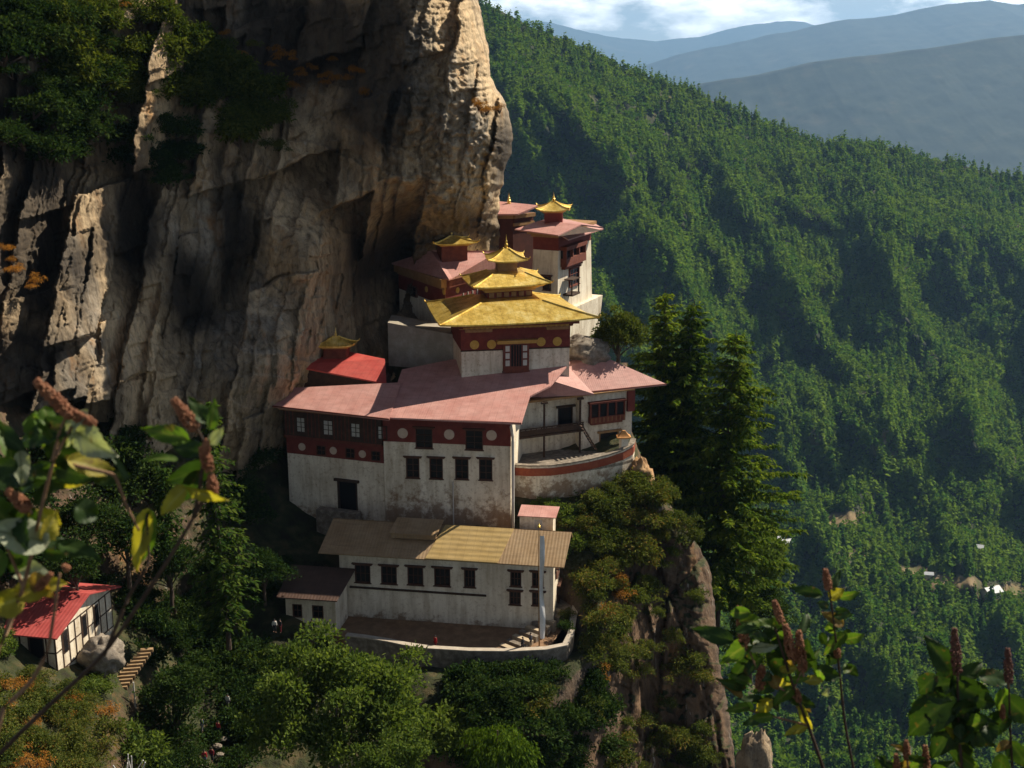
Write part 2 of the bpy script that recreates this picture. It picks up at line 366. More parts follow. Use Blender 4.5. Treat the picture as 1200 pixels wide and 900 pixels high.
def cliff():
    nr, nc = 560, 620
    py = np.linspace(-200, 640, nr)[:, None] * np.ones((1, nc)); a = np.linspace(0, 1, nc)[None] * np.ones((nr, 1))
    edge = np.interp(py[:, 0], EDGE_Y, EDGE_X)[:, None] + 2.5 * fbm(py / 14., py * 0 + 3.3, 4)
    t = np.minimum(a / .9, 1); wrap = np.clip((a - .9) / .1, 0, 1)
    px = -200 + (edge + 200) * t
    Y = CL(px, py)
    s1 = blocks(px, py, 5, 34, 95, 70, 190, .2, 2.6, 2.0, 2.1); s2 = blocks(px, py, 8, 12, 34, 22, 80, .16, .5, .65, .38); s3 = blocks(px, py, 12, 4, 13, 7, 26, .1, .1, .22, .11)
    damp = np.clip((edge - px) / 45, .35, 1); Y = Y + s1 * damp + s2 + s3
    led = (py + 26 * fbm(px / 70., py / 200., 3) - .25 * px) / 83.; Y = Y + .9 * (led % 1) * damp * .6 + .3 * ((led * 2.7 + .3) % 1) * damp
    Y = Y + .5 * fbm(px / 55., py / 120., 3, .5) + .2 * fbm(px / 12., py / 22., 4, .6, True)
    d = np.clip((edge - px) / 26, 0, 1); Y = Y + 1.2 * fbm(px / 20., py / 16., 5, .6, True) * np.clip((px - 430) / 60, 0, 1) + 7 * (1 - np.sqrt(1 - (1 - d) ** 2))      # rounds away to its outline
    Y = Y + wrap * 60; px = px - 25 * wrap ** 2
    P = rays(px, py); P = P * (Y / P[..., 1])[..., None]
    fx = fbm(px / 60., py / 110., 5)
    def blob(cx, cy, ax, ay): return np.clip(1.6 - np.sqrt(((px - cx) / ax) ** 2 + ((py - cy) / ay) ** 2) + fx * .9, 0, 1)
    st = np.maximum.reduce([blob(330, 40, 150, 62), blob(40, 260, 75, 190), blob(20, 430, 60, 90), blob(440, 110, 60, 90), blob(590, 175, 22, 45), blob(270, 270, 22, 90), blob(160, 250, 22, 70), blob(460, 300, 60, 60), blob(220, 350, 30, 50), blob(545, 265, 45, 25)])  # stained top and left; the gully and alcove blobs paint in shade
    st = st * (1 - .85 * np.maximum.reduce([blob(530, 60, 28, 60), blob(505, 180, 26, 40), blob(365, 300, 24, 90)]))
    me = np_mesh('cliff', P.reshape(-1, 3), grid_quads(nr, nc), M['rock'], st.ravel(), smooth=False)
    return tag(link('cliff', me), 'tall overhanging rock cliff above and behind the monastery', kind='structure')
cliff()

GR = tps([(-200, 430, 105), (0, 430, 136), (100, 455, 150), (200, 465, 160), (320, 470, 168), (330, 560, 161), (0, 560, 122), (100, 600, 134), (200, 600, 145), (290, 640, 149), (330, 625, 153),
          (395, 618, 156.5), (525, 624, 152), (600, 626, 151), (600, 575, 156), (650, 585, 155), (700, 575, 157), (738, 548, 160), (745, 500, 168), (600, 500, 172), (450, 500, 176),
          (400, 735, 149), (520, 740, 148), (640, 740, 147), (560, 700, 149), (600, 650, 147), (400, 650, 151), (665, 640, 149), (500, 785, 133), (600, 786, 132), (672, 786, 132), (694, 725, 139), (694, 650, 148),
          (365, 739, 139), (300, 742, 138), (250, 748, 137), (150, 720, 130), (60, 705, 121), (300, 800, 130), (300, 900, 119), (230, 850, 122), (240, 895, 117), (180, 830, 118), (130, 805, 114), (70, 792, 110.5),
          (10, 775, 108), (0, 850, 97), (100, 880, 102), (150, 900, 106), (-200, 900, 86), (-200, 700, 98), (400, 900, 121), (500, 900, 123), (600, 900, 125), (650, 850, 128), (700, 900, 132), (700, 800, 136), (712, 700, 143),
          (720, 640, 150), (760, 590, 155), (760, 700, 149), (760, 800, 146), (760, 900, 142), (820, 700, 151), (830, 800, 148), (850, 900, 145), (800, 640, 153), (300, 1080, 98), (600, 1080, 112), (800, 1080, 134), (0, 1080, 76), (880, 1080, 140)])
GE_Y = [420, 500, 522, 545, 560, 600, 640, 665, 700, 760, 800, 850, 900, 1080]
GE_X = [735, 738, 746, 752, 764, 790, 818, 832, 836, 840, 848, 856, 862, 885]
def ground_y(px, py): return float(GR(np.array([px]), np.array([py]))[0])
def gorge():
    nr, nc = 420, 620
    py = np.linspace(425, 1080, nr)[:, None] * np.ones((1, nc)); a = np.linspace(0, 1, nc)[None] * np.ones((nr, 1))
    edge = np.interp(py[:, 0], GE_Y, GE_X)[:, None] + 3 * fbm(py / 16., py * 0 + 8.3, 4)
    t = np.minimum(a / .88, 1); wrap = np.clip((a - .88) / .12, 0, 1)
    px = -200 + (edge + 200) * t; Y = GR(px, py)
    rocky = np.clip((px - 690) / 40, 0, 1) * np.clip((py - 560) / 50, 0, 1)
    s1, c1 = slabs(px, py, 90, 44, 150, 21, .9, .5, -.12); s2, c2 = slabs(px, py, 900, 14, 30, 22, .35, .2)
    Y = Y + rocky * (s1 + (1 - c1) * .8 + s2 + (1 - c2) * .3) + (.3 + .7 * rocky) * (.9 * fbm(px / 28., py / 40., 5) + .3 * fbm(px / 6., py / 9., 3))
    d = np.clip((edge - px) / 22, 0, 1); Y = Y + 4 * (1 - np.sqrt(1 - (1 - d) ** 2)) + wrap * 90; px = px - 60 * wrap ** 2
    P = rays(px, py); P = P * (Y / P[..., 1])[..., None]
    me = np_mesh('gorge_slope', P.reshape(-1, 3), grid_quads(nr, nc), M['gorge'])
    return tag(link('gorge_slope', me), 'steep rocky gorge slope under the monastery', kind='structure')
gorge()

# the forested mountain across the valley
CR_X = [440, 562, 600, 660, 720, 790, 850, 900, 960, 1000, 1040, 1100, 1195, 1320, 1450]
CR_Y = [-60, 2, 20, 48, 78, 100, 124, 146, 168, 166, 172, 188, 208, 240, 275]
def crest(px): return np.interp(px, CR_X, CR_Y) + 3 * fbm(px / 40., px * 0 + 1.7, 4)
def hill_Y(px, py):
    t = py - crest(px)
    base = np.interp(t, [0, 120, 260, 400, 480, 560, 640, 760, 950], [2150, 1900, 1650, 1380, 1180, 1010, 880, 700, 560]) + (px - 850) * .35 * np.clip(1 - t / 600, 0, 1)
    wx = px + 34 * fbm(px / 120., py / 140. + 5, 4)
    amp = np.clip(t / 90, .06, 1) * np.interp(t, [0, 300, 480, 620, 800], [1, 1, .5, .35, .3]); sp = 0
    for ys_, xs_, wd, A in SPURS:
        c = np.interp(py, ys_, xs_); c = c + (py - ys_[-1]) * .55 * (py > ys_[-1]) + (py - ys_[0]) * .6 * (py < ys_[0]); dx = (wx - c) / wd
        sp = sp + A * np.where(dx < 0, np.exp(dx * .8), np.exp(-dx * 1.25))
    small = 1 - np.abs(((px + 40 * fbm(px / 80., py / 90., 3) - .8 * py) / 41. % 1 - .5) * 2)
    return base + 110 - amp * .82 * (1.15 * sp + 46 * small * (.5 + fbm(px / 150., py / 150. + 3, 2)) + 230 * fbm(px / 130. + .2 * py / 130., py / 150., 5))
SPURS = [([40, 170, 270, 340, 420, 520, 600], [600, 705, 745, 800, 850, 905, 940], 45, 190), ([100, 200, 300, 400, 500, 600], [790, 850, 915, 975, 1030, 1090], 50, 120), ([165, 260, 330, 390, 470, 560, 640], [985, 1030, 1060, 1075, 1130, 1190, 1240], 62, 230),
         ([20, 120, 220, 320], [575, 600, 640, 690], 26, 100), ([190, 300, 400, 500], [1110, 1190, 1260, 1330], 50, 170), ([330, 420, 520, 600], [850, 905, 960, 1000], 30, 80), ([430, 500, 560, 620], [1000, 1050, 1085, 1110], 26, 60)]
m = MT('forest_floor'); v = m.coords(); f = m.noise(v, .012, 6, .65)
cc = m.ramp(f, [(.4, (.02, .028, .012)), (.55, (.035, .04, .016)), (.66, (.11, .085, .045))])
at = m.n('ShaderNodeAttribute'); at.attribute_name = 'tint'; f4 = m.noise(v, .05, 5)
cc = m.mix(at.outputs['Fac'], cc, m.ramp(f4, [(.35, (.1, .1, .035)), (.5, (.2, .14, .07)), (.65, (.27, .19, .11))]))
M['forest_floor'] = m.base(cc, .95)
CLEAR = [(985, 611, 30, 15), (1115, 683, 46, 13), (1163, 698, 28, 15), (1070, 669, 30, 8), (921, 639, 24, 10), (1146, 648, 15, 9), (1184, 692, 22, 10), (1000, 652, 24, 5), (1010, 604, 34, 8), (905, 632, 14, 6)]
def in_clearing(qx, qy):
    c = np.zeros(np.shape(qx))
    for cx, cy, ax, ay in CLEAR: c = np.maximum(c, np.clip(1.25 - ((qx - cx - 9 * pn(qy / 7., qx / 30.)) / ax / .8) ** 2 - ((qy - cy - 4 * pn(qx / 9., qy / 9.)) / ay / .8) ** 2, 0, 1))
    return c
def hillside():
    nr, nc = 330, 420
    a = np.linspace(0, 1, nc)[None] * np.ones((nr, 1)); px = 440 + a * 960
    k = np.linspace(0, 1, nr)[:, None] * np.ones((1, nc)); py = crest(px) + k ** 1.1 * (1130 - crest(px))
    Y = hill_Y(px, py); P = rays(px, py); P = P * (Y / P[..., 1])[..., None]
    back = [P[0] + np.array([0, 40.0 * j + 9 * j * j, -6 * j - 7.0 * j * j]) for j in range(8, 0, -1)]
    P = np.concatenate([np.array(back), P], 0)
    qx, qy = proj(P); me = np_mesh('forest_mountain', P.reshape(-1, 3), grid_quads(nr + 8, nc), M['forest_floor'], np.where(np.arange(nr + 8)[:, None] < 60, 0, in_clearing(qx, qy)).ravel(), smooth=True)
    tag(link('forest_mountain', me), 'forested mountain slope across the valley', kind='structure'); return P[8:]
HP = hillside()

def far_ridge(name, label, xs, ys, D, drop, mat, seed, amp):
    nr, nc = 90, 500
    px = np.linspace(xs[0], xs[-1], nc); cy = np.interp(px, xs, ys) + amp * fbm(px / 60. + seed, px * 0 + seed, 5)
    C = rays(px, cy); C = C * (D / C[:, 1])[:, None]
    rows = []
    for j in range(-12, nr):
        t = j / nr
        if j < 0: rows.append(C + np.array([0, -j * D * .02, -(j * j) * D * .0002])); continue
        dn = drop * t; out = D * .42 * t ** 1.15
        rel = fbm(px / 70. + seed + t * 2.2, px * 0 + t * 9 + seed, 5, ridged=True)
        rows.append(C + np.stack([0 * px, -out - rel * D * .004 * min(1, t * 6), -dn + 0 * px], -1))
    P = np.array(rows)
    me = np_mesh(name, P.reshape(-1, 3), grid_quads(nr + 12, nc), mat, smooth=True)
    return tag(link(name, me), label, kind='structure')
m = MT('far_forest'); f = m.noise(m.coords(), .004, 8, .7); f2 = m.noise(m.coords(), .0011, 5)
cc = m.ramp(f, [(.4, (.010, .018, .010)), (.56, (.022, .032, .018)), (.7, (.05, .048, .03))]); cc = m.mix(m.ramp(f2, [(.6, (0, 0, 0)), (.68, (.6,) * 3)]), cc, (.08, .07, .045))
M['far_forest'] = m.base(cc, .95)
far_ridge('near_far_hills', 'hazy blue forested hill on the right beyond the ridge', [700, 780, 830, 900, 960, 1040, 1120, 1195, 1300, 1500], [150, 118, 97, 86, 72, 62, 52, 41, 30, 10], 11500, 1600, M['far_forest'], 2.2, 2)
far_ridge('middle_far_hills', 'pale blue mountain ridge rising to the right', [560, 660, 740, 800, 860, 910, 990, 1060, 1110, 1160, 1195, 1260, 1400, 1600], [150, 110, 82, 63, 50, 40, 24, 15, 5, 0, 6, -4, 20, 40], 23000, 1900, M['far_forest'], 6.1, 3)
far_ridge('farthest_hills', 'palest distant mountain ridge below the clouds', [300, 450, 560, 650, 690, 720, 770, 820, 870, 910, 945, 1000, 1100, 1300], [0, 10, 15, 29, 39, 44, 48, 42, 30, 24, 27, 45, 60, 60], 36000, 2300, M['far_forest'], 9.4, 3)
g = MB(); g.add([(-27000, -300, -2100), (31000, -300, -2100), (31000, 46000, -2100), (-27000, 46000, -2100)], [(0, 1, 2, 3)])
tag(g.build('valley_ground', M['far_forest'], loc=(0, 0, -2100)), 'valley floor reaching to the horizon', kind='structure')

# ledge the photographer and the flowering plants stand on
led = []
for y, z in ((-6, -1.4), (-3, -1.55), (0, -1.62), (1.0, -1.72), (1.7, -2.0), (2.4, -2.9), (3.0, -3.5), (3.4, -5), (3.8, -20)):
    led.append([(x, y + .25 * math.sin(x * 1.7), z + .12 * math.sin(x * 2.3 + y) - .02 * x * x * (1 if y > 1 else 0)) for x in np.linspace(-7, 7, 57)])
led = np.array(led); 
tag(link('ledge_ground', np_mesh('ledge_ground', led.reshape(-1, 3), grid_quads(9, 57), M['gorge'], smooth=True)), 'rocky ledge the foreground plants grow from', kind='structure')
# haze
hz = MB(); hz.box((2000, 23000, -150.5), (29100, 23300.5, 1950.5))
hm = bpy.data.materials.new('valley_haze'); hm.use_nodes = True; hm.node_tree.nodes.clear()
ho = hm.node_tree.nodes.new('ShaderNodeOutputMaterial'); pv = hm.node_tree.nodes.new('ShaderNodeVolumePrincipled')
pv.inputs['Color'].default_value = (.34, .61, 1, 1); pv.inputs['Density'].default_value = .00003; pv.inputs['Anisotropy'].default_value = .2
hm.node_tree.links.new(pv.outputs[0], ho.inputs['Volume'])
tag(hz.build('haze', hm), 'thin blue valley haze', kind='stuff')
# ------------------------------------------------------------------ buildings
M['window_timber'] = worn('window_timber', (.075, .032, .02), (.13, .06, .035), 3)
class Fac:
    """a vertical wall plane through two ground points; measured points are met with it to size what is on it"""
    def __init__(s, P0, P1):
        s.P0 = np.array(P0, float)[:2]; s.P1 = np.array(P1, float)[:2]; d = s.P1 - s.P0; s.len = np.linalg.norm(d); s.u = d / s.len; s.n = np.array([s.u[1], -s.u[0]])
    def hit(s, px, py, off=0):
        d = ray(px, py); t = (s.P0 @ s.n + off) / (d[:2] @ s.n); p = d * t
        return (p[:2] - s.P0) @ s.u, p[2]
    def pt(s, u, z, off=0):
        q = s.P0 + s.u * u + s.n * off; return (q[0], q[1], z)
    def rect(s, x0, y0, x1, y1, off=0):
        u0 = s.hit(x0, (y0 + y1) / 2, off)[0]; u1 = s.hit(x1, (y0 + y1) / 2, off)[0]
        z1 = s.hit((x0 + x1) / 2, y0, off)[1]; z0 = s.hit((x0 + x1) / 2, y1, off)[1]; return u0, u1, z0, z1
    def box(s, mb, u0, u1, z0, z1, o0, o1):
        mb.box8([s.pt(u0, z0, o1), s.pt(u1, z0, o1), s.pt(u1, z0, o0), s.pt(u0, z0, o0), s.pt(u0, z1, o1), s.pt(u1, z1, o1), s.pt(u1, z1, o0), s.pt(u0, z1, o0)])
    def panel(s, mb, u0, u1, z0, z1, holes=(), depth=.4, off=0.0):
        us = sorted({u0, u1} | {min(max(h[i], u0), u1) for h in holes for i in (0, 1)}); zs = sorted({z0, z1} | {min(max(h[i], z0), z1) for h in holes for i in (2, 3)})
        V = []; Fc = []
        def q(a, b, c, d):
            k = len(V); V.extend([a, b, c, d]); Fc.append((k, k + 1, k + 2, k + 3))
        for i in range(len(us) - 1):
            for j in range(len(zs) - 1):
                um, zm = (us[i] + us[i + 1]) / 2, (zs[j] + zs[j + 1]) / 2
                if any(h[0] < um < h[1] and h[2] < zm < h[3] for h in holes): continue
                q(s.pt(us[i], zs[j], off), s.pt(us[i + 1], zs[j], off), s.pt(us[i + 1], zs[j + 1], off), s.pt(us[i], zs[j + 1], off))
        for h in list(holes) + [(u0, u1, z0, z1)]:
            a, b, c, d = max(h[0], u0), min(h[1], u1), max(h[2], z0), min(h[3], z1); i, o = off - depth, off
            q(s.pt(a, c, o), s.pt(a, d, o), s.pt(a, d, i), s.pt(a, c, i)); q(s.pt(b, c, o), s.pt(b, c, i), s.pt(b, d, i), s.pt(b, d, o))
            q(s.pt(a, c, o), s.pt(a, c, i), s.pt(b, c, i), s.pt(b, c, o)); q(s.pt(a, d, o), s.pt(b, d, o), s.pt(b, d, i), s.pt(a, d, i))
        mb.add(V, Fc)
    def quadpoly(s, depth, inset=0.0):                # footprint behind this wall
        a = s.P0 + s.u * inset - s.n * 0; b = s.P1 - s.u * inset
        return [a, b, b - s.n * depth, a - s.n * depth]

def fac_from(px0, py0, Y0, ang, px1):
    P = at_y(px0, py0, Y0); u = np.array([math.cos(ang), math.sin(ang)]); w0 = P[1] * CP - P[2] * SP; k = (px1 - 600) / F
    Ln = (k * w0 - P[0]) / (u[0] - k * u[1] * CP); return Fac(P[:2], P[:2] + u * Ln), P[2]

def window(fac, parent, r, grid=(2, 2), frame=None, pane=None, lintel=True, depth=.3, bars=True, fw=.11, off=0.0):
    """window set in its opening: frame > pane, lintel"""
    u0, u1, z0, z1 = r; frame = frame or M['window_timber']; mb = MB()
    fac.box(mb, u0, u0 + fw, z0, z1, off - depth, off + .05); fac.box(mb, u1 - fw, u1, z0, z1, off - depth, off + .05)
    fac.box(mb, u0 + fw, u1 - fw, z0, z0 + fw, off - depth, off + .05); fac.box(mb, u0 + fw, u1 - fw, z1 - fw, z1, off - depth, off + .05)
    if bars:
        for i in range(1, grid[0]):
            u = u0 + fw + (u1 - u0 - 2 * fw) * i / grid[0]; fac.box(mb, u - .04, u + .04, z0 + fw, z1 - fw, off - .24, off - .12)
        for j in range(1, grid[1]):
            z = z0 + fw + (z1 - z0 - 2 * fw) * j / grid[1]; fac.box(mb, u0 + fw, u1 - fw, z - .035, z + .035, off - .23, off - .13)
    wd = mb.build('window', frame, parent)
    mb = MB(); fac.box(mb, u0 + .02, u1 - .02, z0 + .02, z1 - .02, off - .34, off - .2); mb.build('pane', pane or M['glass'], wd)
    if lintel:
        mb = MB(); fac.box(mb, u0 - .22, u1 + .22, z1, z1 + .14, off - .1, off + .22); fac.box(mb, u0 - .34, u1 + .34, z1 + .14, z1 + .26, off - .1, off + .34)
        mb.build('lintel', frame, wd)
        mb = MB(); fac.box(mb, u0 - .12, u1 + .12, z0 - .12, z0 - .005, off - .1, off + .16); mb.build('sill', frame, wd)
    return wd
def disc(fac, parent, px, py, r, mat, off, name='medallion'):
    u, z = fac.hit(px, py, off); mb = MB(); n = 20; V = []
    for o in (off, off + .09):
        for k in range(n):
            g = 2 * math.pi * k / n; V.append(fac.pt(u + r * math.cos(g), z + r * math.sin(g), o))
    mb.add(V, [tuple(range(n, 2 * n)), tuple(range(n))[::-1]] + [(k, (k + 1) % n, n + (k + 1) % n, n + k) for k in range(n)])
    mb.build(name, mat, parent)
def dentils(fac, parent, u0, u1, z, off, mat, step=.9, name='rafter_row', h=.28, d=.9):
    mb = MB(); k = int((u1 - u0) / step); P = [fac.pt(u0, z, off)]
    for i in range(k):
        u = u0 + (i + .5) * (u1 - u0) / k; P += [fac.pt(u - .14, z, off + .05), fac.pt(u - .14, z, off + d), fac.pt(u + .14, z, off + d), fac.pt(u + .14, z, off + .05)]
    P.append(fac.pt(u1, z, off)); mb.solid(P[::-1], [tuple(range(len(P)))], h); mb.build(name, mat, parent)

def hip_roof(mb, corners, inner, ztop, upturn=.25, rings=6, concave=1.5, t=.16, sub=8, ends=None):
    """hip roof with turned-up corners from four eave corners; inner = the part of the half size left at the top"""
    C = [np.array(c, float) for c in corners]; cen = sum(C) / 4; V = []; Fc = []; m = 4 * sub
    for r in range(rings + 1):
        f = r / rings; k = 1 - (1 - inner) * f
        for i in range(4):
            for j in range(sub):
                e = j / sub; p = C[i] * (1 - e) + C[(i + 1) % 4] * e; q = cen + (p - cen) * k
                up = upturn * (abs(e - .5) * 2) ** 3 * (1 - f) ** 2
                V.append(np.array([q[0], q[1], p[2] + (ztop - p[2]) * f ** concave + up]))
    for r in range(rings):
        for i in range(m): Fc.append((r * m + i, r * m + (i + 1) % m, (r + 1) * m + (i + 1) % m, (r + 1) * m + i))
    Fc.append(tuple(range(rings * m, (rings + 1) * m)))
    mb.solid(V, Fc, t); return C, cen
def ridge_caps(parent, C, cen, inner, ztop, upturn, concave, r=.1, knob=True):
    for c in C:
        pts = []
        for f in np.linspace(0, 1, 7):
            q = cen + (c - cen) * (1 - (1 - inner) * f); pts.append((q[0], q[1], c[2] + (ztop - c[2]) * f ** concave + upturn * (1 - f) ** 2 + .03))
        d = (c - cen)[:2]; d /= np.linalg.norm(d)
        pts = [(pts[0][0] + d[0] * .35, pts[0][1] + d[1] * .35, pts[0][2] + .3), (pts[0][0] + d[0] * .2, pts[0][1] + d[1] * .2, pts[0][2] + .03)] + pts
        mb = MB(); mb.tube(pts, [r * .5, r] + [r] * 7, 6); mb.build('ridge_trim', M['gold'], parent)
def finial(mb, p, h, r):
    mb.lathe(p, [(r * 1.5, 0), (r * 1.6, h * .06), (r * .8, h * .1), (r * 1.25, h * .2), (r * 1.3, h * .3), (r * .55, h * .4), (r * .8, h * .46), (r * .75, h * .54), (r * .3, h * .62), (r * .42, h * .7), (r * .2, h * .8), (.015, h)], 10)
def lerp_box(mb, C, cen, k, z0, z1, k2=None):
    k2 = k2 or k; V = []
    for kk, z in ((k, z0), (k2, z1)):
        for c in C: q = cen + (c - cen) * kk; V.append((q[0], q[1], z))
    mb.box8(V)
def quad_face(C, cen, k, i):                              # wall plane of a lerp_box side
    a = cen + (C[i] - cen) * k; b = cen + (C[(i + 1) % 4] - cen) * k; return Fac(a[:2], b[:2])
def lantern(parent, C, kw, zwall, ztop, inner, upt, fin_h, fin_r, wall_mat, roof_name='gilded_roof', wall_k2=None, ztopwall=None):
    """small gilded roof lantern: wall, roof (> ridge_trim), finial"""
    cen = sum(np.array(c, float) for c in C) / 4; ze = cen[2]
    mb = MB(); lerp_box(mb, C, cen, kw, zwall, ze - .45 if ze - .45 > zwall else ze - .05); mb.build('lantern_wall', wall_mat, parent)
    mb = MB(); lerp_box(mb, C, cen, kw * 1.12, ze - .45, ze - .28); lerp_box(mb, C, cen, kw * 1.12 + .08, ze - .28, ze - .06, kw * 1.12 + .2); mb.build('cornice', M['yellow'], parent)
    mb = MB(); hip_roof(mb, C, inner, ztop, upt, concave=1.35); rf = mb.build(roof_name, M['gold'], parent)
    ridge_caps(rf, [np.array(c, float) for c in C], cen, inner, ztop, upt, 1.35, .09)
    mb = MB(); finial(mb, (cen[0], cen[1], ztop - .05), fin_h, fin_r); mb.build('finial', M['gold'], parent)
def level_corners(FL, FR, BR, BL, Y):                     # four eave corners, all at the height of the front-left one
    a = at_y(FL[0], FL[1], Y); return [a] + [at_z(p[0], p[1], a[2]) for p in (FR, BR, BL)]

# --- central whitewashed block and the broad roof it shares with the two wings
block, zb = fac_from(452, 613, 153.5, R(-8), 598.5)
ZE = block.hit(600, 496, 2.0)[1]                          # height of the eaves
print('eave above base', ZE - zb)
wing, zw = fac_from(340, 600, 158.5, R(-19), 452)
rw0 = at_z(606, 470, ZE); rw1 = at_z(781, 450, ZE)
dR = (rw1 - rw0)[:2]; dR /= np.linalg.norm(dR); nR = np.array([dR[1], -dR[0]])
EO = 2.2
right = Fac(rw0[:2] - nR * EO - dR * .2, rw1[:2] - nR * EO - dR * 3.2)

B = thing('monastery_block', 'tall whitewashed central block with two rows of dark windows under the broad pink roof', 'building', block.pt(block.len / 2, zb, -5))
ztw = ZE - .55
r_hi = [block.rect(*q) for q in ((487, 502, 507, 525), (545.5, 504, 566, 527))]
r_lo = [block.rect(*q) for q in ((476, 536.5, 491.5, 560), (503.5, 537, 519, 561), (533.5, 537.5, 549, 561.5), (561.5, 538, 577, 562.5))]
zband = block.hit(525, 520)[1]
mb = MB(); mb.prism([block.pt(0.01, 0, -.4)[:2], block.pt(block.len - .01, 0, -.4)[:2], block.pt(block.len - .01, 0, -12)[:2], block.pt(0.01, 0, -12)[:2]], zb - 4, ztw)
M['white_block'] = white_mat('stained_whitewash', .45, zb + .2, zb + 7.5)
block.panel(mb, 0, block.len, zb - 4, ztw, r_hi + r_lo); mb.build('wall', M['white_block'], B)
mb = MB(); block.panel(mb, -.03, block.len + .03, zband, ztw - .02, r_hi, .1, .06); mb.build('painted_band', M['red_band'], B)
for r in r_hi: window(block, B, r, (2, 3), off=.03)
for r in r_lo: window(block, B, r, (2, 3))
for px, py in ((472, 507.5), (526.5, 509), (576, 510)): disc(block, B, px, py, .68, M['medal'], .06)
mb = MB(); block.box(mb, -.1, block.len + .1, ztw - .001, ztw + .28, -.3, .35); block.box(mb, -.4, block.len + .4, ztw + .28, ZE - .2, -.3, 1.2); mb.build('cornice', M['ochre'], B)
dentils(block, B, .2, block.len - .2, ztw + .26, .36, M['timber_red'], .8, d=.6)
pu = block.hit(531.5, 590)[0]; mb = MB(); mb.tube([block.pt(pu, zb - .2, .16), block.pt(pu, block.hit(531.5, 564)[1], .16)], .09, 8); mb.build('downpipe', M['pipe'], B)
mb = MB(); pts = [block.pt(block.len + .25, ZE - .6, 1.5), block.pt(block.len + .3, ZE - 2.2, .4), block.pt(block.len + .3, ZE - 3, .2), block.pt(block.len + .35, zb - .5, .2)]; mb.tube(pts, .19, 8); mb.build('corner_downpipe', M['pipe'], B)

# golden temple base level is needed for the roof
gfl = at_y(541, 443, 162.5); gold, zg = fac_from(541, 443, 162.5, R(10), 667)
# the broad roof
def on(px, py, Z): return at_z(px, py, Z)
eL = on(452, 489, ZE); eM = on(611, 496, ZE)
zmid = ZE + (zg - ZE)
roof = thing('broad_pink_roof', 'broad faded pink metal roof spreading below the golden temple', 'roof', block.pt(block.len / 2, ZE, -4))
def on_plane(A, B_, C_, px, py):
    n_ = np.cross(B_ - A, C_ - A); d = ray(px, py); return d * ((A @ n_) / (d @ n_))
pG = on(541, 443, zg + .05); opl = lambda x, y: on_plane(eL, eM, pG, x, y)
mb = MB(); V = [eL, eM, opl(621, 464), opl(645, 452), opl(668, 424), opl(530, 421), opl(471, 433)]
mb.solid(V, [tuple(range(7))], .22); mb.build('front_slope', M['pink_roof'], roof)
mb = MB(); V = [on(621, 464.3, ZE + .15), on(696, 461.5, ZE + .02), on(667, 431, zg + .25), on(640, 444, zg - .05)]
mb.solid(V, [(0, 1, 2, 3)], .18); mb.build('middle_slope', M['pink_roof_right'], roof)
mb = MB(); V = [on(634, 465.5, ZE - .1), on(781, 450, ZE), on(703, 416, zg + 1.2), on(664, 411, zg + 1.2), on(660, 432, zg + .12)]
mb.solid(V, [(0, 1, 4), (1, 2, 3, 4)], .2); mb.build('right_slope', M['pink_roof_right'], roof)
wA, wB, wC = on(316, 475.5, ZE - .1), on(456, 491.5, ZE - .12), on(410, 452, zg - .7)
mb = MB(); V = [on_plane(wA, wB, wC, x, y) for x, y in ((316, 475.5), (456, 491.5), (470, 448), (410, 451), (331, 455))]
mb.solid(V, [(0, 1, 2, 3, 4)], .2); mb.build('left_slope', M['pink_roof'], roof)
mb = MB()                                                  # roof seams and patch edges
for a, b in (((316, 475.5), (456, 491.2)), ((452, 489), (611, 496))): mb.tube([on(a[0], a[1], ZE - .06), on(b[0], b[1], ZE - .02)], .09, 6)
mb.tube([on(633, 465.2, ZE - .05), on(781, 450, ZE - .02)], .09, 6)
mb.build('gutter', M['timber_red'], roof)
core = MB(); core.prism([block.pt(1, 0, -6)[:2], block.pt(block.len - .6, 0, -6)[:2], block.pt(block.len - .6, 0, -16)[:2], block.pt(-1, 0, -16)[:2]], ZE - 3, ZE + .6); core.build('loft_wall', M['timber'], roof)

# left wing with the long wooden gallery
W = thing('gallery_wing', 'whitewashed left wing with wooden window gallery, discs and an open doorway', 'building', wing.pt(wing.len / 2, zw, -5))
zg0, zg1 = wing.hit(396, 516)[1], ZE - .5
zb0 = wing.hit(396, 537)[1]
door_r = wing.rect(396, 564, 419, 599)
mb = MB(); mb.prism([wing.pt(.01, 0, -.4)[:2], wing.pt(wing.len - .01, 0, -.4)[:2], wing.pt(wing.len - .01, 0, -11)[:2], wing.pt(.01, 0, -11)[:2]], zw - 3, zg1)
wing.panel(mb, 0, wing.len, zw - 3, zb0, [door_r]); M['white_wing'] = white_mat('mossy_whitewash', .5, zw - 1, zw + 2.5); mb.build('wall', M['white_wing'], W)
dw = [wing.rect(*q) for q in ((371, 522, 382, 533.5), (405, 525, 416, 537), (435, 528.5, 446, 540))]
mb = MB(); wing.panel(mb, -.02, wing.len - .01, zb0 + .003, zg0 - .003, dw, .4, .05); mb.build('painted_band', M['red_band'], W)
for r in dw: window(wing, W, r, (2, 2), lintel=False, off=.04)
for px, py in ((354, 523.5), (390.7, 528), (424.8, 532)): disc(wing, W, px, py, .52, M['medal'], .05)
gr = [wing.rect(*q, .5) for q in ((346.7, 489, 357.5, 507), (378, 492.5, 390, 510.5), (410.5, 496, 422, 513), (442, 499.5, 453, 515.5))]
mb = MB(); wing.panel(mb, 0, wing.len - .02, zg0, zg1, gr, .9, .5); gal = mb.build('window_gallery', M['timber'], W)
for r in gr: window(wing, W, r, (2, 3), frame=M['timber'], pane=M['lattice_white'], lintel=False, off=.5, fw=.08)
mb = MB()
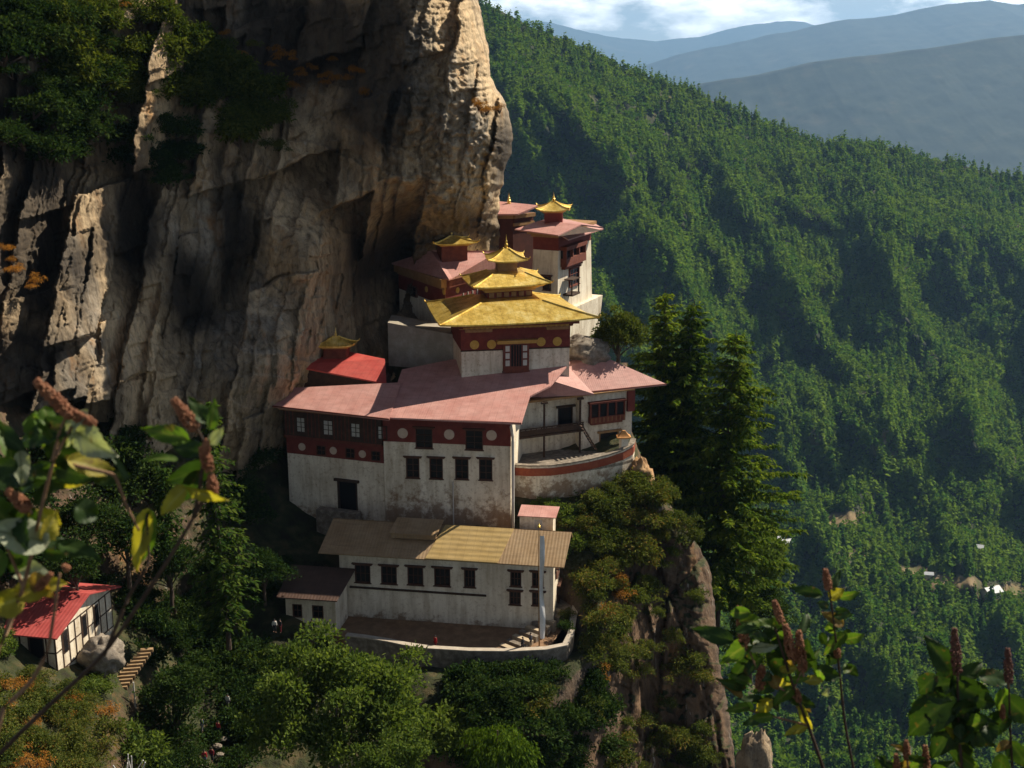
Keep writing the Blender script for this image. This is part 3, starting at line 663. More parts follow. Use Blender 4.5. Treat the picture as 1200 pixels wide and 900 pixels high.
for i in range(26):
    u = .3 + i * (wing.len - .6) / 25
    if not any(r[0] - .15 < u < r[1] + .15 for r in gr): wing.box(mb, u - .05, u + .05, zg0 + .35, zg1 - .3, .5, .57)
wing.box(mb, 0, wing.len - .03, zg0 - .12, zg0 + .2, .5, .68); wing.box(mb, 0, wing.len - .03, zg1 - .25, zg1 + .02, .5, .75); mb.build('posts', M['timber_red'], gal)
mb = MB(); wing.box(mb, -.3, wing.len - .05, zg1, ZE - .25, -.3, 1.3); mb.build('cornice', M['ochre'], W)
mb = MB(); u0, u1, z0, z1 = door_r
wing.box(mb, u0, u0 + .2, z0, z1, -.35, .1); wing.box(mb, u1 - .2, u1, z0, z1, -.35, .1); wing.box(mb, u0 - .35, u1 + .35, z1 - .02, z1 + .3, -.1, .4); df = mb.build('door_frame', M['timber'], W)
mb = MB(); wing.box(mb, u0 + .1, u1 - .1, z0, z1, -.36, -.3); mb.build('door_opening', M['glass'], df)
mb = MB(); r = wing.rect(370.7, 600, 418, 622, 2.2); wing.box(mb, r[0], r[1], r[2] - 1, r[3], .8, 2.2); q = mb.build('porch_wall', M['stone'], loc=wing.pt((r[0] + r[1]) / 2, r[2] - 1, 1.5))
tag(q, 'low stone porch wall below the doorway of the gallery wing', 'wall')

# right wing: balcony, courtyard, bay window
Rw = thing('courtyard_wing', 'right wing with dark balcony, bay window and shaded courtyard', 'building', right.pt(right.len / 2, right.hit(680, 530)[1], -4))
zf = right.hit(650, 533)[1]
prj = 1.6
uj = right.hit(681, 490, prj)[0]
ue = right.hit(740.5, 490, prj)[0]
dr1 = right.rect(653.7, 477, 671, 500)
mb = MB(); right.panel(mb, -3, uj, zf - 2, ZE - .4, [dr1])
mb.prism([right.pt(-3, 0, -.4)[:2], right.pt(ue - .2, 0, -.4)[:2], right.pt(ue - .2, 0, -10)[:2], right.pt(-3, 0, -10)[:2]], zf - 2, ZE - .4)
dr2 = right.rect(702, 506, 725, 530, prj)
right.panel(mb, uj, ue, zf - 2, ZE - .4, [dr2], 1.7, prj); mb.build('wall', M['white'], Rw)
for dr, o in ((dr1, 0), (dr2, prj)):
    u0, u1, z0, z1 = dr; mb = MB(); right.box(mb, u0, u0 + .16, z0, z1, o - .3, o + .06); right.box(mb, u1 - .16, u1, z0, z1, o - .3, o + .06); right.box(mb, u0 - .3, u1 + .3, z1 - .01, z1 + .28, o - .1, o + .35); df = mb.build('door_frame', M['ochre'] if o else M['timber'], Rw)
    mb = MB(); right.box(mb, u0 + .1, u1 - .1, z0, z1 - .02, o - .36, o - .25); mb.build('door_opening', M['glass'], df)
b = right.rect(692, 470, 733, 497, prj + .7); mb = MB()
right.box(mb, b[0], b[1], b[2] + .3, b[2] + 1.15, prj - .1, prj + .7); right.box(mb, b[0] + .3, b[1] - .3, b[2], b[2] + .3, prj - .1, prj + .45)
right.box(mb, b[0] - .12, b[1] + .12, b[3] - .25, b[3], prj - .1, prj + .85)
for i in range(5): u = b[0] + .1 + (b[1] - b[0] - .2) * i / 4; right.box(mb, u - .1, u + .1, b[2] + 1.15, b[3] - .25, prj + .4, prj + .68)
bw = mb.build('bay_window', M['timber_red'], Rw)
mb = MB(); right.box(mb, b[0] + .05, b[1] - .05, b[2] + 1.15, b[3] - .25, prj - .05, prj + .45); mb.build('pane', M['glass'], bw)
mb = MB()
for i in range(9): u = b[0] + .2 + (b[1] - b[0] - .4) * i / 8; right.box(mb, u - .04, u + .04, b[2] + .4, b[2] + 1.1, prj + .7, prj + .76)
mb.build('carving', M['ochre'], bw)
mb = MB(); br = right.rect(734, 465, 742, 481, prj); right.box(mb, br[0], br[1], br[2], ZE - .42, prj, prj + .5); mb.build('red_bracket', M['red_band'], Rw)
# balcony
bl = right.rect(600, 499, 679, 515, 2.6); zdk = right.hit(640, 500, 2.6)[1] - 1.1
mb = MB(); right.box(mb, -2, uj - .02, zdk - .25, zdk, -.05, 2.6); bal = mb.build('balcony', M['timber'], Rw)
mb = MB(); right.box(mb, -2, uj - .05, zdk + .95, zdk + 1.1, 2.45, 2.6); right.box(mb, -2, uj - .05, zdk + .12, zdk + .85, 2.5, 2.55)
for i in range(16): u = -1.8 + i * (uj + 1.6) / 15; right.box(mb, u - .05, u + .05, zdk, zdk + .96, 2.46, 2.58)
mb.build('railing', M['timber'], bal)
mb = MB()
for px in (598, 638, 680):
    u = right.hit(px, 505, 2.5)[0]; right.box(mb, u - .11, u + .11, zf - 1, ZE - .5, 2.3, 2.52); right.box(mb, u - .45, u + .45, ZE - .75, ZE - .5, 2.2, 2.6)
mb.build('balcony_post', M['timber'], Rw)
mb = MB(); right.box(mb, -2.5, uj, ZE - .5, ZE - .2, -.3, 2.7 if EO > 3 else 2.15); right.box(mb, uj, ue + .1, ZE - .4, ZE - .22, -.3, prj + .5); mb.build('cornice', M['ochre'], Rw)
mb = MB(); ua, za = right.hit(680, 496, 3.2); ub, z_b = right.hit(697, 525, 3.2)
for o in (2.9, 3.9): mb.box8([right.pt(ua, za - .3, o), right.pt(ub, z_b - .3, o), right.pt(ub, z_b - .3, o - .1), right.pt(ua, za - .3, o - .1), right.pt(ua, za, o), right.pt(ub, z_b, o), right.pt(ub, z_b, o - .1), right.pt(ua, za, o - .1)])
for i in range(9): f = (i + .5) / 9; right.box(mb, ua + (ub - ua) * f - .18, ua + (ub - ua) * f + .18, za + (z_b - za) * f - .2, za + (z_b - za) * f - .14, 2.9, 3.8)
tag(mb.build('wooden_stair', M['timber'], loc=right.pt(ub, z_b, 3.4)), 'steep dark wooden stair climbing to the courtyard balcony', 'stair')
# courtyard parapet: curved wall with a red band
cz = zf
pp = [(597, 545, 155.2), (620, 546.5, 154.9), (645, 546, 155), (668, 543, 155.6), (690, 539, 156.6), (712, 533.5, 157.8), (730, 527.5, 159), (742, 521, 160.4), (744, 515, 162.5)]
pl = [at_y(*q) for q in pp]; zpar = [q[2] for q in pl]
def strip_wall(pts, zt, zb_, off0, off1):
    mb = MB(); n = len(pts); V = []; P = np.array([p[:2] for p in pts])
    T_ = np.gradient(P, axis=0); T_ /= np.linalg.norm(T_, axis=1)[:, None]; Nn = np.stack([T_[:, 1], -T_[:, 0]], 1)
    for i in range(n):
        for o, z in ((off1, zb_[i]), (off1, zt[i]), (off0, zt[i]), (off0, zb_[i])): V.append((P[i, 0] + Nn[i, 0] * o, P[i, 1] + Nn[i, 1] * o, z))
    Fc = []
    for i in range(n - 1):
        for k in range(4): Fc.append((i * 4 + k, (i + 1) * 4 + k, (i + 1) * 4 + (k + 1) % 4, i * 4 + (k + 1) % 4))
    Fc += [(0, 1, 2, 3), tuple((n - 1) * 4 + k for k in (3, 2, 1, 0))]; mb.add(V, Fc); return mb
zc = np.array(zpar)
par = thing('courtyard_parapet', 'curved whitewashed courtyard parapet with a red painted stripe', 'wall', (pl[3][0], pl[3][1], zc.min() - 5))
M['white_par'] = white_mat('weathered_whitewash', .7, zc.mean() - 5.5, zc.mean() + .5)
strip_wall(pl, zc, zc - 7, -.5, 0).build('wall', M['white_par'], par)
strip_wall(pl, zc - .3, zc - 1.35, -.2, .07).build('red_stripe', worn('bright_red_ochre', (.27, .06, .03), (.34, .1, .045), 1.0), par)
strip_wall(pl, zc + .16, zc + .003, -.6, .16).build('coping', M['stone'], par)
mb = MB(); Pq = [(p[0], p[1], cz) for p in pl] + [right.pt(ue - .3, cz, -1), right.pt(-3, cz, -1)]; mb.solid([np.array([p[0], p[1], min(zpar) - .75]) for p in Pq], [tuple(range(len(Pq)))], .4)
tag(mb.build('courtyard_floor', M['stone']), 'stone paved courtyard floor behind the red striped parapet', kind='structure')
mb = MB(); g0 = at_y(731, 519, 160.2); mb.box((g0[0], g0[1], g0[2]), (.5, .45, .9), R(18)); gp = mb.build('gate_pier', M['white'], loc=(g0[0], g0[1], g0[2] - .9))
tag(gp, 'small orange capped gate pier at the right end of the courtyard parapet', 'pier')
mb = MB(); hip_roof(mb, [(g0[0] - .95, g0[1] - .8, g0[2] + .92), (g0[0] + .95, g0[1] - .6, g0[2] + .92), (g0[0] + .9, g0[1] + .8, g0[2] + .92), (g0[0] - 1, g0[1] + .6, g0[2] + .92)], .2, g0[2] + 1.75, .05); mb.build('cap', worn('orange_render', (.5, .22, .07), (.6, .3, .1), 1), gp)

# --- golden temple
G = thing('golden_temple', 'golden roofed temple with three gilded tiers rising from the pink roof', 'temple', gold.pt(gold.len / 2, zg, -5))
C1 = level_corners((516, 383.5), (701, 374), (655, 348.5), (499.5, 356.5), 159.3)
cen1 = sum(C1) / 4; ze1 = C1[0][2]; print('golden wall h', ze1 - zg)
gd = 10.5; ztg = ze1 - .9
bay = gold.rect(590, 402, 620, 436, .5)
zgb = gold.hit(560, 410)[1]; 
mb = MB(); mb.prism([gold.pt(0, 0, 0)[:2], gold.pt(gold.len, 0, 0)[:2], gold.pt(gold.len, 0, -gd)[:2], gold.pt(0, 0, -gd)[:2]], zg - 3, ztg); mb.build('wall', M['white'], G)
mb = MB(); mb.prism([gold.pt(-.06, 0, .06)[:2], gold.pt(gold.len + .06, 0, .06)[:2], gold.pt(gold.len + .06, 0, -gd - .06)[:2], gold.pt(-.06, 0, -gd - .06)[:2]], zgb, ztg + .05); mb.build('painted_band', M['red_band'], G)
for px, py in ((556, 404), (576, 403.5), (634, 400.5), (653, 400)): disc(gold, G, px, py, .62, M['gold_disc'], .06)
mb = MB(); gold.box(mb, bay[0], bay[1], bay[2], bay[3], .0, .5); bw = mb.build('bay_window', M['timber_red'], G)
mb = MB()
for i in range(3):
    for j in range(2 if i != 1 else 1):
        pass
w3 = (bay[1] - bay[0]); h3 = bay[3] - bay[2]
gold.box(mb, bay[0] + w3 * .3, bay[1] - w3 * .3, bay[2] + h3 * .2, bay[3] - .25, .45, .52)
for a in (.07, .78):
    pass
mb.build('pane', M['glass'], bw)
mb = MB()
for a in (.08, .76):
    for j in range(3): gold.box(mb, bay[0] + w3 * a, bay[0] + w3 * (a + .16), bay[2] + h3 * (.22 + .25 * j), bay[2] + h3 * (.22 + .25 * j + .19), .45, .53)
mb.build('lattice', M['lattice_white'], bw)
mb = MB()
for i in range(1, 4): u = bay[0] + w3 * (.3 + .1 * i); gold.box(mb, u - .04, u + .04, bay[2] + h3 * .2, bay[3] - .25, .52, .56)
gold.box(mb, bay[0] - .1, bay[1] + .1, bay[2] - .1, bay[2] + .12, 0, .58); mb.build('mullions', M['timber_red'], bw)
mb = MB(); gold.box(mb, bay[0] - .9, bay[1] + 1.1, bay[3], bay[3] + .45, .02, 1.0); mb.build('window_canopy', M['yellow'], G)
mb = MB(); c_ = [gold.pt(-.4, 0, .4), gold.pt(gold.len + .4, 0, .4), gold.pt(gold.len + .4, 0, -gd - .4), gold.pt(-.4, 0, -gd - .4)]
mb.prism([q[:2] for q in c_], ztg + .05, ztg + .4); c_ = [gold.pt(-1.1, 0, 1.1), gold.pt(gold.len + 1.1, 0, 1.1), gold.pt(gold.len + 1.1, 0, -gd - 1.1), gold.pt(-1.1, 0, -gd - 1.1)]
mb.prism([q[:2] for q in c_], ztg + .4, ze1 - .12); mb.build('cornice', M['timber_red'], G)
for ua, ub in ((.5, gold.len * .28), (gold.len * .78, gold.len - .2)): mb = MB(); gold.box(mb, ua, ub, ztg - .45, ztg - .05, .06, .5); mb.build('cornice_beam', M['ochre'], G)
dentils(gold, G, .2, gold.len - .2, ztg + .36, .42, M['yellow'], .7, h=.3, d=.4, name='rafter_row')
mb = MB(); gold.box(mb, -.1, gold.len + .1, zgb - .16, zgb - .004, -.05, .14); mb.build('string_course', M['timber'], G)
mb = MB(); gold.box(mb, -.3, gold.len + .3, ztg - .04, ztg + .06, .07, .42); mb.build('beam_course', M['ochre'], G)
zt1 = ze1 + 2.0; mb = MB(); hip_roof(mb, C1, .40, zt1, .3, concave=1.0, t=.22); r1 = mb.build('lower_gilded_roof', M['gold'], G)
ridge_caps(r1, C1, cen1, .40, zt1, .3, 1.0, .14)
C2 = level_corners((555, 338.5), (646, 332.5), (629, 319.5), (541, 325), cen1[1] - 3.9); cen2 = sum(C2) / 4; ze2 = C2[0][2]; print('gold tiers', ze1, zt1, ze2)
mb = MB(); lerp_box(mb, C2, cen2, .58, zt1 - .5, ze2 - .55); mb.build('middle_wall', M['red_band'], G)
mb = MB(); lerp_box(mb, C2, cen2, .66, ze2 - 1.0, ze2 - .7); lerp_box(mb, C2, cen2, .7, ze2 - .68, ze2 - .4, .78); lerp_box(mb, C2, cen2, .82, ze2 - .39, ze2 - .08, .9); mb.build('middle_cornice', M['yellow'], G)
f2 = quad_face(C2, cen2, .58, 0)
mb = MB()
for i in range(6): u = f2.len * (i + .5) / 6; f2.box(mb, u - .35, u + .35, zt1 + .1, ze2 - 1.15, .0, .12)
mb.build('wall_panels', M['ochre'], G)
zt2 = ze2 + 1.35; mb = MB(); hip_roof(mb, C2, .42, zt2, .22, concave=1.0, t=.18); r2 = mb.build('middle_gilded_roof', M['gold'], G)
ridge_caps(r2, C2, cen2, .42, zt2, .22, 1.0, .11)
C3 = level_corners((573, 307.5), (619, 306), (613, 298.5), (568, 300), cen2[1] - 2.2); cen3 = sum(C3) / 4
zt3 = at_y(594, 291, cen3[1])[2]; hf = at_y(594, 274, cen3[1])[2] - zt3
lantern(G, C3, .5, zt2 - .4, zt3, .12, .3, hf, .2, M['ochre'], 'upper_gilded_roof')

# --- small bright red roofed shrine by the cliff
za_ = on(453, 449, zg + .4)
rs = [at_y(338, 427.5, 165.5), at_y(453, 449.5, 163.8), at_y(451, 420.5, 168.5), at_y(404, 411, 171.5)]
RS = thing('red_roof_shrine', 'low shrine with bright red metal roof tucked against the cliff', 'building', (rs[0][0] + 5, rs[0][1] + 2, zg - 3))
mb = MB(); mb.solid(rs, [(0, 1, 2, 3)], .2); mb.build('roof', M['red_roof'], RS)
ff = Fac((rs[0][0] + 1.2, rs[0][1] + .9), (rs[1][0] - .6, rs[1][1] + .9)); mb = MB(); zz = min(rs[0][2], rs[1][2])
mb.add([ff.pt(0, zz - 5, 0), ff.pt(ff.len, zz - 5, 0), ff.pt(ff.len, rs[1][2] - .1, 0), ff.pt(0, rs[0][2] - .1, 0), ff.pt(0, zz - 5, -4.5), ff.pt(ff.len, zz - 5, -4.5), ff.pt(ff.len, rs[1][2], -4.5), ff.pt(0, rs[0][2], -4.5)],
       [(0, 1, 2, 3), (5, 4, 7, 6), (1, 5, 6, 2), (4, 0, 3, 7), (3, 2, 6, 7), (0, 4, 5, 1)]); mb.build('wall', M['timber'], RS)  # dark wall colour stands in for the shaded recess under the roof
CL3 = level_corners((369, 406.5), (413, 406), (419, 401), (374, 400.5), 167.5)
c3 = sum(CL3) / 4; zt = at_y(393, 394, c3[1])[2]
lantern(RS, CL3, .62, zz + .5, zt, .12, .2, at_y(393, 383, c3[1])[2] - zt, .16, M['timber_red'])

# --- rear temple under the overhang
YC = 177.0
cF = at_y(526, 327, YC); zE2 = cF[2]
cL = at_z(459, 308, zE2); cR = at_z(581, 313, zE2); cB = at_y(505, 293.5, YC + 9); cL2 = at_y(478, 300, YC + 7); cR2 = at_y(582, 294, YC + 10)
TR = thing('rear_temple', 'pink roofed temple with small golden lantern tucked under the cliff overhang', 'temple', (cF[0], cF[1] + 4, zE2 - 12))
mb = MB(); mb.solid([cF, cR, cR2, cB, cL], [(0, 1, 2, 3), (0, 3, 4)], .22); mb.build('roof', M['pink_roof'], TR)
fl = Fac(cL[:2] + np.array([1.0, .9]), cF[:2] + np.array([-.6, 1.5])); fr = Fac(fl.P1, cR[:2] + np.array([-.6, 1.6]))
zbb = fl.hit(500, 380)[1]
M['white_rear'] = white_mat('shaded_whitewash', .4)
mb = MB(); mb.prism([fl.P0, fl.P1, fr.P1, fr.P1 + np.array([0, 9]), fl.P0 + np.array([0, 9])], zbb - 4, zE2 - .5); mb.build('wall', M['white_rear'], TR)
za1 = fl.hit(500, 332)[1]; za0 = fl.hit(500, 350)[1]
for f_, nm in ((fl, 'a'), (fr, 'b')):
    mb = MB(); f_.box(mb, .02, f_.len - .02, za0, za1, -.1, .08); mb.build('painted_band', M['red_band'], TR)
    mb = MB(); f_.box(mb, .02, f_.len + .1, za1, za1 + .4, -.1, .3); f_.box(mb, -.1, f_.len + .3, za1 + .4, zE2 - .25, -.1, .8); mb.build('cornice', M['ochre'] if nm == 'a' else M['timber_red'], TR)
disc(fl, TR, 520.5, 342, .45, M['gold_disc'], .08); disc(fr, TR, 536, 340, .45, M['gold_disc'], .08); disc(fl, TR, 500, 339, .45, M['gold_disc'], .08)
window(fl, TR, fl.rect(479, 335, 489, 347, .1), (2, 2), lintel=False, off=.3)
mb = MB()
for i in range(7): u = fr.len * (.35 + .1 * i); fr.box(mb, u - .06, u + .06, za0 - 2.6, za0 + 1.2, .1, .22)
mb.build('lattice', M['lattice_white'], TR)
mb = MB(); fr.box(mb, fr.len * .3, fr.len, za0 - 2.8, za0 - 2.62, .1, 1.2); mb.build('ledge', M['stone'], TR)
CL2 = level_corners((509, 287), (560, 285), (549, 279), (500, 281), YC + 4.2); c2 = sum(CL2) / 4; zt = at_y(531, 276, c2[1])[2]
lantern(TR, CL2, .6, at_y(531, 309, c2[1])[2], zt, .1, .25, at_y(531, 264, c2[1])[2] - zt, .14, M['timber_red'])
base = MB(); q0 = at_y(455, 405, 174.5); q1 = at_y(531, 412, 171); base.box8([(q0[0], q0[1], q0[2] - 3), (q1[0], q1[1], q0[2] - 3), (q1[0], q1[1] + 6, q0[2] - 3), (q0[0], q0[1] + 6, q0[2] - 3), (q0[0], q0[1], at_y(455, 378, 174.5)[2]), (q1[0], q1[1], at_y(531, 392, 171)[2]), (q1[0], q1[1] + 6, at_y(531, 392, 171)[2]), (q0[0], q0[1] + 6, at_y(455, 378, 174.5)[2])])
tag(base.build('terrace_wall', worn('shade_toned_plaster', (.3, .26, .2), (.42, .37, .3), .7)), 'shaded plaster retaining wall below the rear temple', 'wall')  # plaster darkened to carry the shade of cliff and golden temple

# --- white tower temple at the cliff edge
YT = 190.0
tF = at_y(653.5, 345, YT); zt0 = tF[2]
uL = np.array([-math.sin(R(65)), math.cos(R(65))]); uR = np.array([math.sin(R(25)), math.cos(R(25))])
def reach(P, u, px):
    w0 = P[1] * CP - P[2] * SP; k = (px - 600) / F; return (k * w0 - P[0]) / (u[0] - k * u[1] * CP)
a_ = reach(tF, uL, 622); b_ = reach(tF, uR, 694)
tl = Fac(tF[:2] + uL * a_, tF[:2]); tr = Fac(tF[:2], tF[:2] + uR * b_)
ztt = tl.hit(640, 288)[1]; ztop = tl.hit(653.5, 279)[1]
Tw = thing('white_tower_temple', 'white tower temple with wooden bay window and golden pagoda on the cliff edge', 'temple', (tF[0], tF[1] + 4, zt0))
foot = [tl.P0, tF[:2], tr.P1, tr.P1 + uL * a_]
mb = MB(); mb.prism(foot, zt0 - 3, ztt, .07); mb.build('wall', white_mat('tower_whitewash', .15), Tw)
top = (np.array(foot).mean(0) + (np.array(foot) - np.array(foot).mean(0)) * .93)
mb = MB(); mb.prism(np.array(foot).mean(0) + (np.array(foot) - np.array(foot).mean(0)) * .935, tl.hit(640, 305)[1], ztop); mb.build('painted_band', M['red_band'], Tw)
mb = MB(); mb.prism(np.array(foot).mean(0) + (np.array(foot) - np.array(foot).mean(0)) * 1.0, ztop, ztop + .5); mb.prism(np.array(foot).mean(0) + (np.array(foot) - np.array(foot).mean(0)) * 1.12, ztop + .5, ztop + 1.0); mb.build('cornice', M['ochre'], Tw)
zer = ztop + 1.05
e0 = at_z(603, 268.5, zer); e1 = at_z(654, 275.5, zer); e2 = at_z(681, 263, zer + .9); e3 = at_z(634, 258, zer + .9)
e4 = at_z(707, 268.5, zer); e5 = at_z(660, 261, zer)
mb = MB(); mb.solid([e0, e1, e2, e3], [(0, 1, 2, 3)], .2); mb.solid([e3, e2, e4 + np.array([0, 0, .3]), e5 + np.array([0, 6, 0])], [(0, 1, 2, 3)], .2); mb.build('gable_roof', M['pink_roof'], Tw)
mb = MB(); mb.add([e1 - (0, 0, .2), e4 - (0, 0, .2), e2 - (0, 0, .25), e1 + np.array([-.5, .5, -.2]), e4 + np.array([-.5, .5, -.2]), e2 + np.array([-.5, .5, -.25])], [(0, 1, 2), (5, 4, 3), (0, 3, 4, 1), (1, 4, 5, 2), (2, 5, 3, 0)]); mb.build('gable_wall', M['timber'], Tw)
p0 = tr.pt(tr.len * .02, zer - 1.2, 1.6); p1 = tr.pt(tr.len * 1.04, zer - 1.2, 1.6); p2 = tr.pt(tr.len * 1.04, zer - .3, -.3); p3 = tr.pt(tr.len * .02, zer - .3, -.3)
mb = MB(); mb.solid([p0, p1, p2, p3], [(0, 1, 2, 3)], .18); mb.build('canopy_roof', M['pink_roof'], Tw)
b = tr.rect(664, 288, 687, 309, .9); mb = MB(); tr.box(mb, b[0], b[1], b[2], b[2] + (b[3] - b[2]) * .45, -.6, .9); tr.box(mb, b[0] - .1, b[1] + .1, b[3] - .3, b[3] + .3, -.6, 1.05)
for i in range(4): u = b[0] + .12 + (b[1] - b[0] - .24) * i / 3; tr.box(mb, u - .12, u + .12, b[2] + (b[3] - b[2]) * .45, b[3] - .3, .3, .88)
tr.box(mb, b[0] + .4, b[1] - .4, b[2] - .5, b[2], -.6, .5); bw = mb.build('bay_window', M['timber_red'], Tw)
mb = MB(); tr.box(mb, b[0] + .06, b[1] - .06, b[2] + (b[3] - b[2]) * .45, b[3] - .3, -.5, .35); mb.build('pane', M['glass'], bw)
window(tr, Tw, tr.rect(668, 314, 679, 334, .15), (3, 3), frame=M['timber_red'], lintel=True, off=.15, fw=.1)
window(tl, Tw, tl.rect(636, 324, 645, 340, .1), (2, 2), off=.1)
mb = MB(); d0 = tr.hit(671, 349, 1.2); tr.box(mb, d0[0] - 1, d0[0] + 2.2, zt0 - .6, zt0 - .3, -.2, 1.6)
for u in (d0[0] - .8, d0[0] + 2.0): tr.box(mb, u - .08, u + .08, zt0 - .3, zt0 + 1.9, 1.3, 1.5)
tr.box(mb, d0[0] - 1, d0[0] + 2.2, zt0 + 1.9, zt0 + 2.05, .1, 1.6); mb.build('balcony', M['timber'], Tw)
CT = level_corners((629, 247.5), (667, 247), (669, 243), (630, 243), YT + 3.0); c4 = sum(CT) / 4; zt = at_y(649, 236, c4[1])[2]
lantern(Tw, CT, .55, at_y(648, 262, c4[1])[2], zt, .1, .35, at_y(647.5, 232, c4[1])[2] - zt + 1.0, .2, M['red_band'])
base = MB(); base.prism([p + (p - np.mean(foot, 0)) * .25 for p in foot], zt0 - 9, zt0 - 2.9, -.1); tag(base.build('tower_base_wall', M['white_rear']), 'weathered pale footing under the white tower temple', 'wall')

# --- farthest temple behind the tower
YB = 201.0
k0 = at_y(575, 251, YB); zk = k0[2]; k1 = at_z(607, 250.5, zk); k2 = at_y(631, 240.5, YB + 4); k3 = at_y(582, 235.5, YB + 6); k4 = at_y(570, 238, YB + 6); k5 = at_z(634, 243, zk)
FB = thing('farthest_temple', 'farthest pink roofed temple with dark red walls between cliff and tower', 'temple', (k1[0] - 2, k1[1] + 2, zk - 8))
mb = MB(); mb.solid([k0, k1, k2, k3], [(0, 1, 2, 3)], .25); mb.build('roof', M['pink_roof'], FB)
fk = Fac(k0[:2] + np.array([.5, 1.2]), k1[:2] + np.array([-.8, 1.2])); fk2 = Fac(fk.P1, fk.P1 + np.array([3.4, 3.6]))
mb = MB(); mb.prism([fk.P0, fk.P1, fk2.P1, fk2.P1 + np.array([-4, 5]), fk.P0 + np.array([0, 8])], zk - 12, zk - .3); mb.build('wall', worn('dark_red_wall', (.07, .022, .016), (.11, .035, .025), 1), FB)
mb = MB(); fk2.box(mb, 0, fk2.len, zk - .9, zk - .3, 0, .5); fk.box(mb, 0, fk.len, zk - .9, zk - .3, 0, .4); fk2.box(mb, 0, fk2.len, zk - 2.2, zk - 1.7, 0, .3); mb.build('cornice', M['ochre'], FB)
mb = MB(); q = at_y(596.5, 238.5, YB + 5); finial(mb, q, at_y(596.5, 226, YB + 5)[2] - q[2], .25); mb.build('finial', M['gold'], FB)

# --- long guesthouse below
gh, zh = fac_from(400, 721, 144.5, R(-9), 648)
GH = thing('guesthouse', 'long low whitewashed guesthouse with patched tan and yellow roof', 'building', gh.pt(gh.len / 2, zh, -4))
zhe = gh.hit(583, 660.5, 1.2)[1]
R1 = [gh.rect(*q) for q in ((416, 662, 434, 682.5), (446.7, 663.5, 465, 684), (477.7, 664.5, 496, 685.2), (509, 666, 527.7, 686.5), (544, 667.5, 557, 688), (598, 670, 611, 687), (623.5, 670.7, 637, 687.7))]
R2 = [gh.rect(*q) for q in ((597, 693, 610.3, 708.5), (623.5, 694, 637, 709.5))]
hd = 7.5; gt = zhe - .35
mb = MB(); gh.panel(mb, 0, gh.len, zh - 2, gt, R1 + R2)
mb.prism([gh.pt(.01, 0, -.4)[:2], gh.pt(gh.len - .01, 0, -.4)[:2], gh.pt(gh.len - .01, 0, -hd)[:2], gh.pt(.01, 0, -hd)[:2]], zh - 2, gt)
M['white_gh'] = white_mat('guesthouse_whitewash', .35, zh - 1.5, zh + 1.8); mb.build('wall', M['white_gh'], GH)
for r in R1: window(gh, GH, r, (3, 2))
for r in R2: window(gh, GH, r, (3, 2))
mb = MB(); c0 = gh.hit(410, 687.5); c1 = gh.hit(570, 694.5); gh.box(mb, c0[0], c1[0], min(c0[1], c1[1]) - .1, min(c0[1], c1[1]) + .14, -.05, .16); mb.build('string_course', M['timber'], GH)
ge = Fac(gh.P1, gh.P1 - gh.n * hd)
for q in ((651, 663, 653.5, 673), (653, 682, 656.5, 699)): window(ge, GH, ge.rect(*q, .02), (2, 2), off=.12)
mb = MB(); gh.box(mb, -.2, gh.len + .2, gt, gt + .25, -hd - .2, .5); mb.build('cornice', M['timber'], GH)
# roof pieces, side by side
zr = zhe + 2.5
def gpt(px, py, z): return at_z(px, py, z)
UL = gh.hit(373, 651, 1.2)[0]; 
def rp(u, off, z): return np.array(gh.pt(u, z, off))
u5 = gh.hit(498, 655, 1.2)[0]; u6 = gh.hit(583, 660.5, 1.2)[0]; u7 = gh.hit(661, 664, 1.2)[0]
rd = -hd / 2 - .3
def piece(ua, ub, ua2, ub2, dz, nm, mat):
    mb = MB(); mb.solid([rp(ua, 1.2, zhe + dz), rp(ub, 1.2, zhe + dz), rp(ub2, rd, zr + dz), rp(ua2, rd, zr + dz)], [(0, 1, 2, 3)], .14); return mb.build(nm, mat, GH)
piece(UL, u5 + .2, UL + .4, u5 + 1.6, 0, 'brown_roof_sheet', M['tan_roof'])
piece(u5, u6, u5 + 1.5, u6 + 1.2, .12, 'yellow_roof_sheet', M['yellow_roof'])
piece(u6 - .1, u7, u6 + 1.1, u7 + .3, .05, 'tan_roof_sheet', M['tan_roof'])
mb = MB(); mb.solid([rp(UL + .4, rd - .1, zr + .1), rp(u7 + .3, rd - .1, zr + .1), rp(u7, -hd - 1.2, zhe), rp(UL, -hd - 1.2, zhe)], [(0, 1, 2, 3)], .14); mb.build('back_roof_sheet', M['tan_roof'], GH)
mb = MB(); ua, ub = gh.hit(457, 634, -1.6)[0], gh.hit(512, 636, -1.6)[0]
mb.solid([rp(ua, -1.2, zr - .3), rp(ub, -1.2, zr - .3), rp(ub + .3, rd - .4, zr + .62), rp(ua + .3, rd - .4, zr + .62)], [(0, 1, 2, 3)], .14); gh.box(mb, ua + .2, ub - .2, zr - 1, zr - .45, rd, -1.4); mb.build('raised_roof_vent', M['tan_roof'], GH)
mb = MB(); ge.add = None
q0, q1, q2 = rp(gh.len, -.3, gt + .25), rp(gh.len, -hd + .2, gt + .25), rp(gh.len, rd, zr - .2); mb.add([q0, q1, q2] + [p - np.append(gh.u, 0) * .3 for p in (q0, q1, q2)], [(0, 1, 2), (5, 4, 3), (0, 3, 4, 1), (1, 4, 5, 2), (2, 5, 3, 0)]); mb.build('gable_wall', M['timber'], GH)

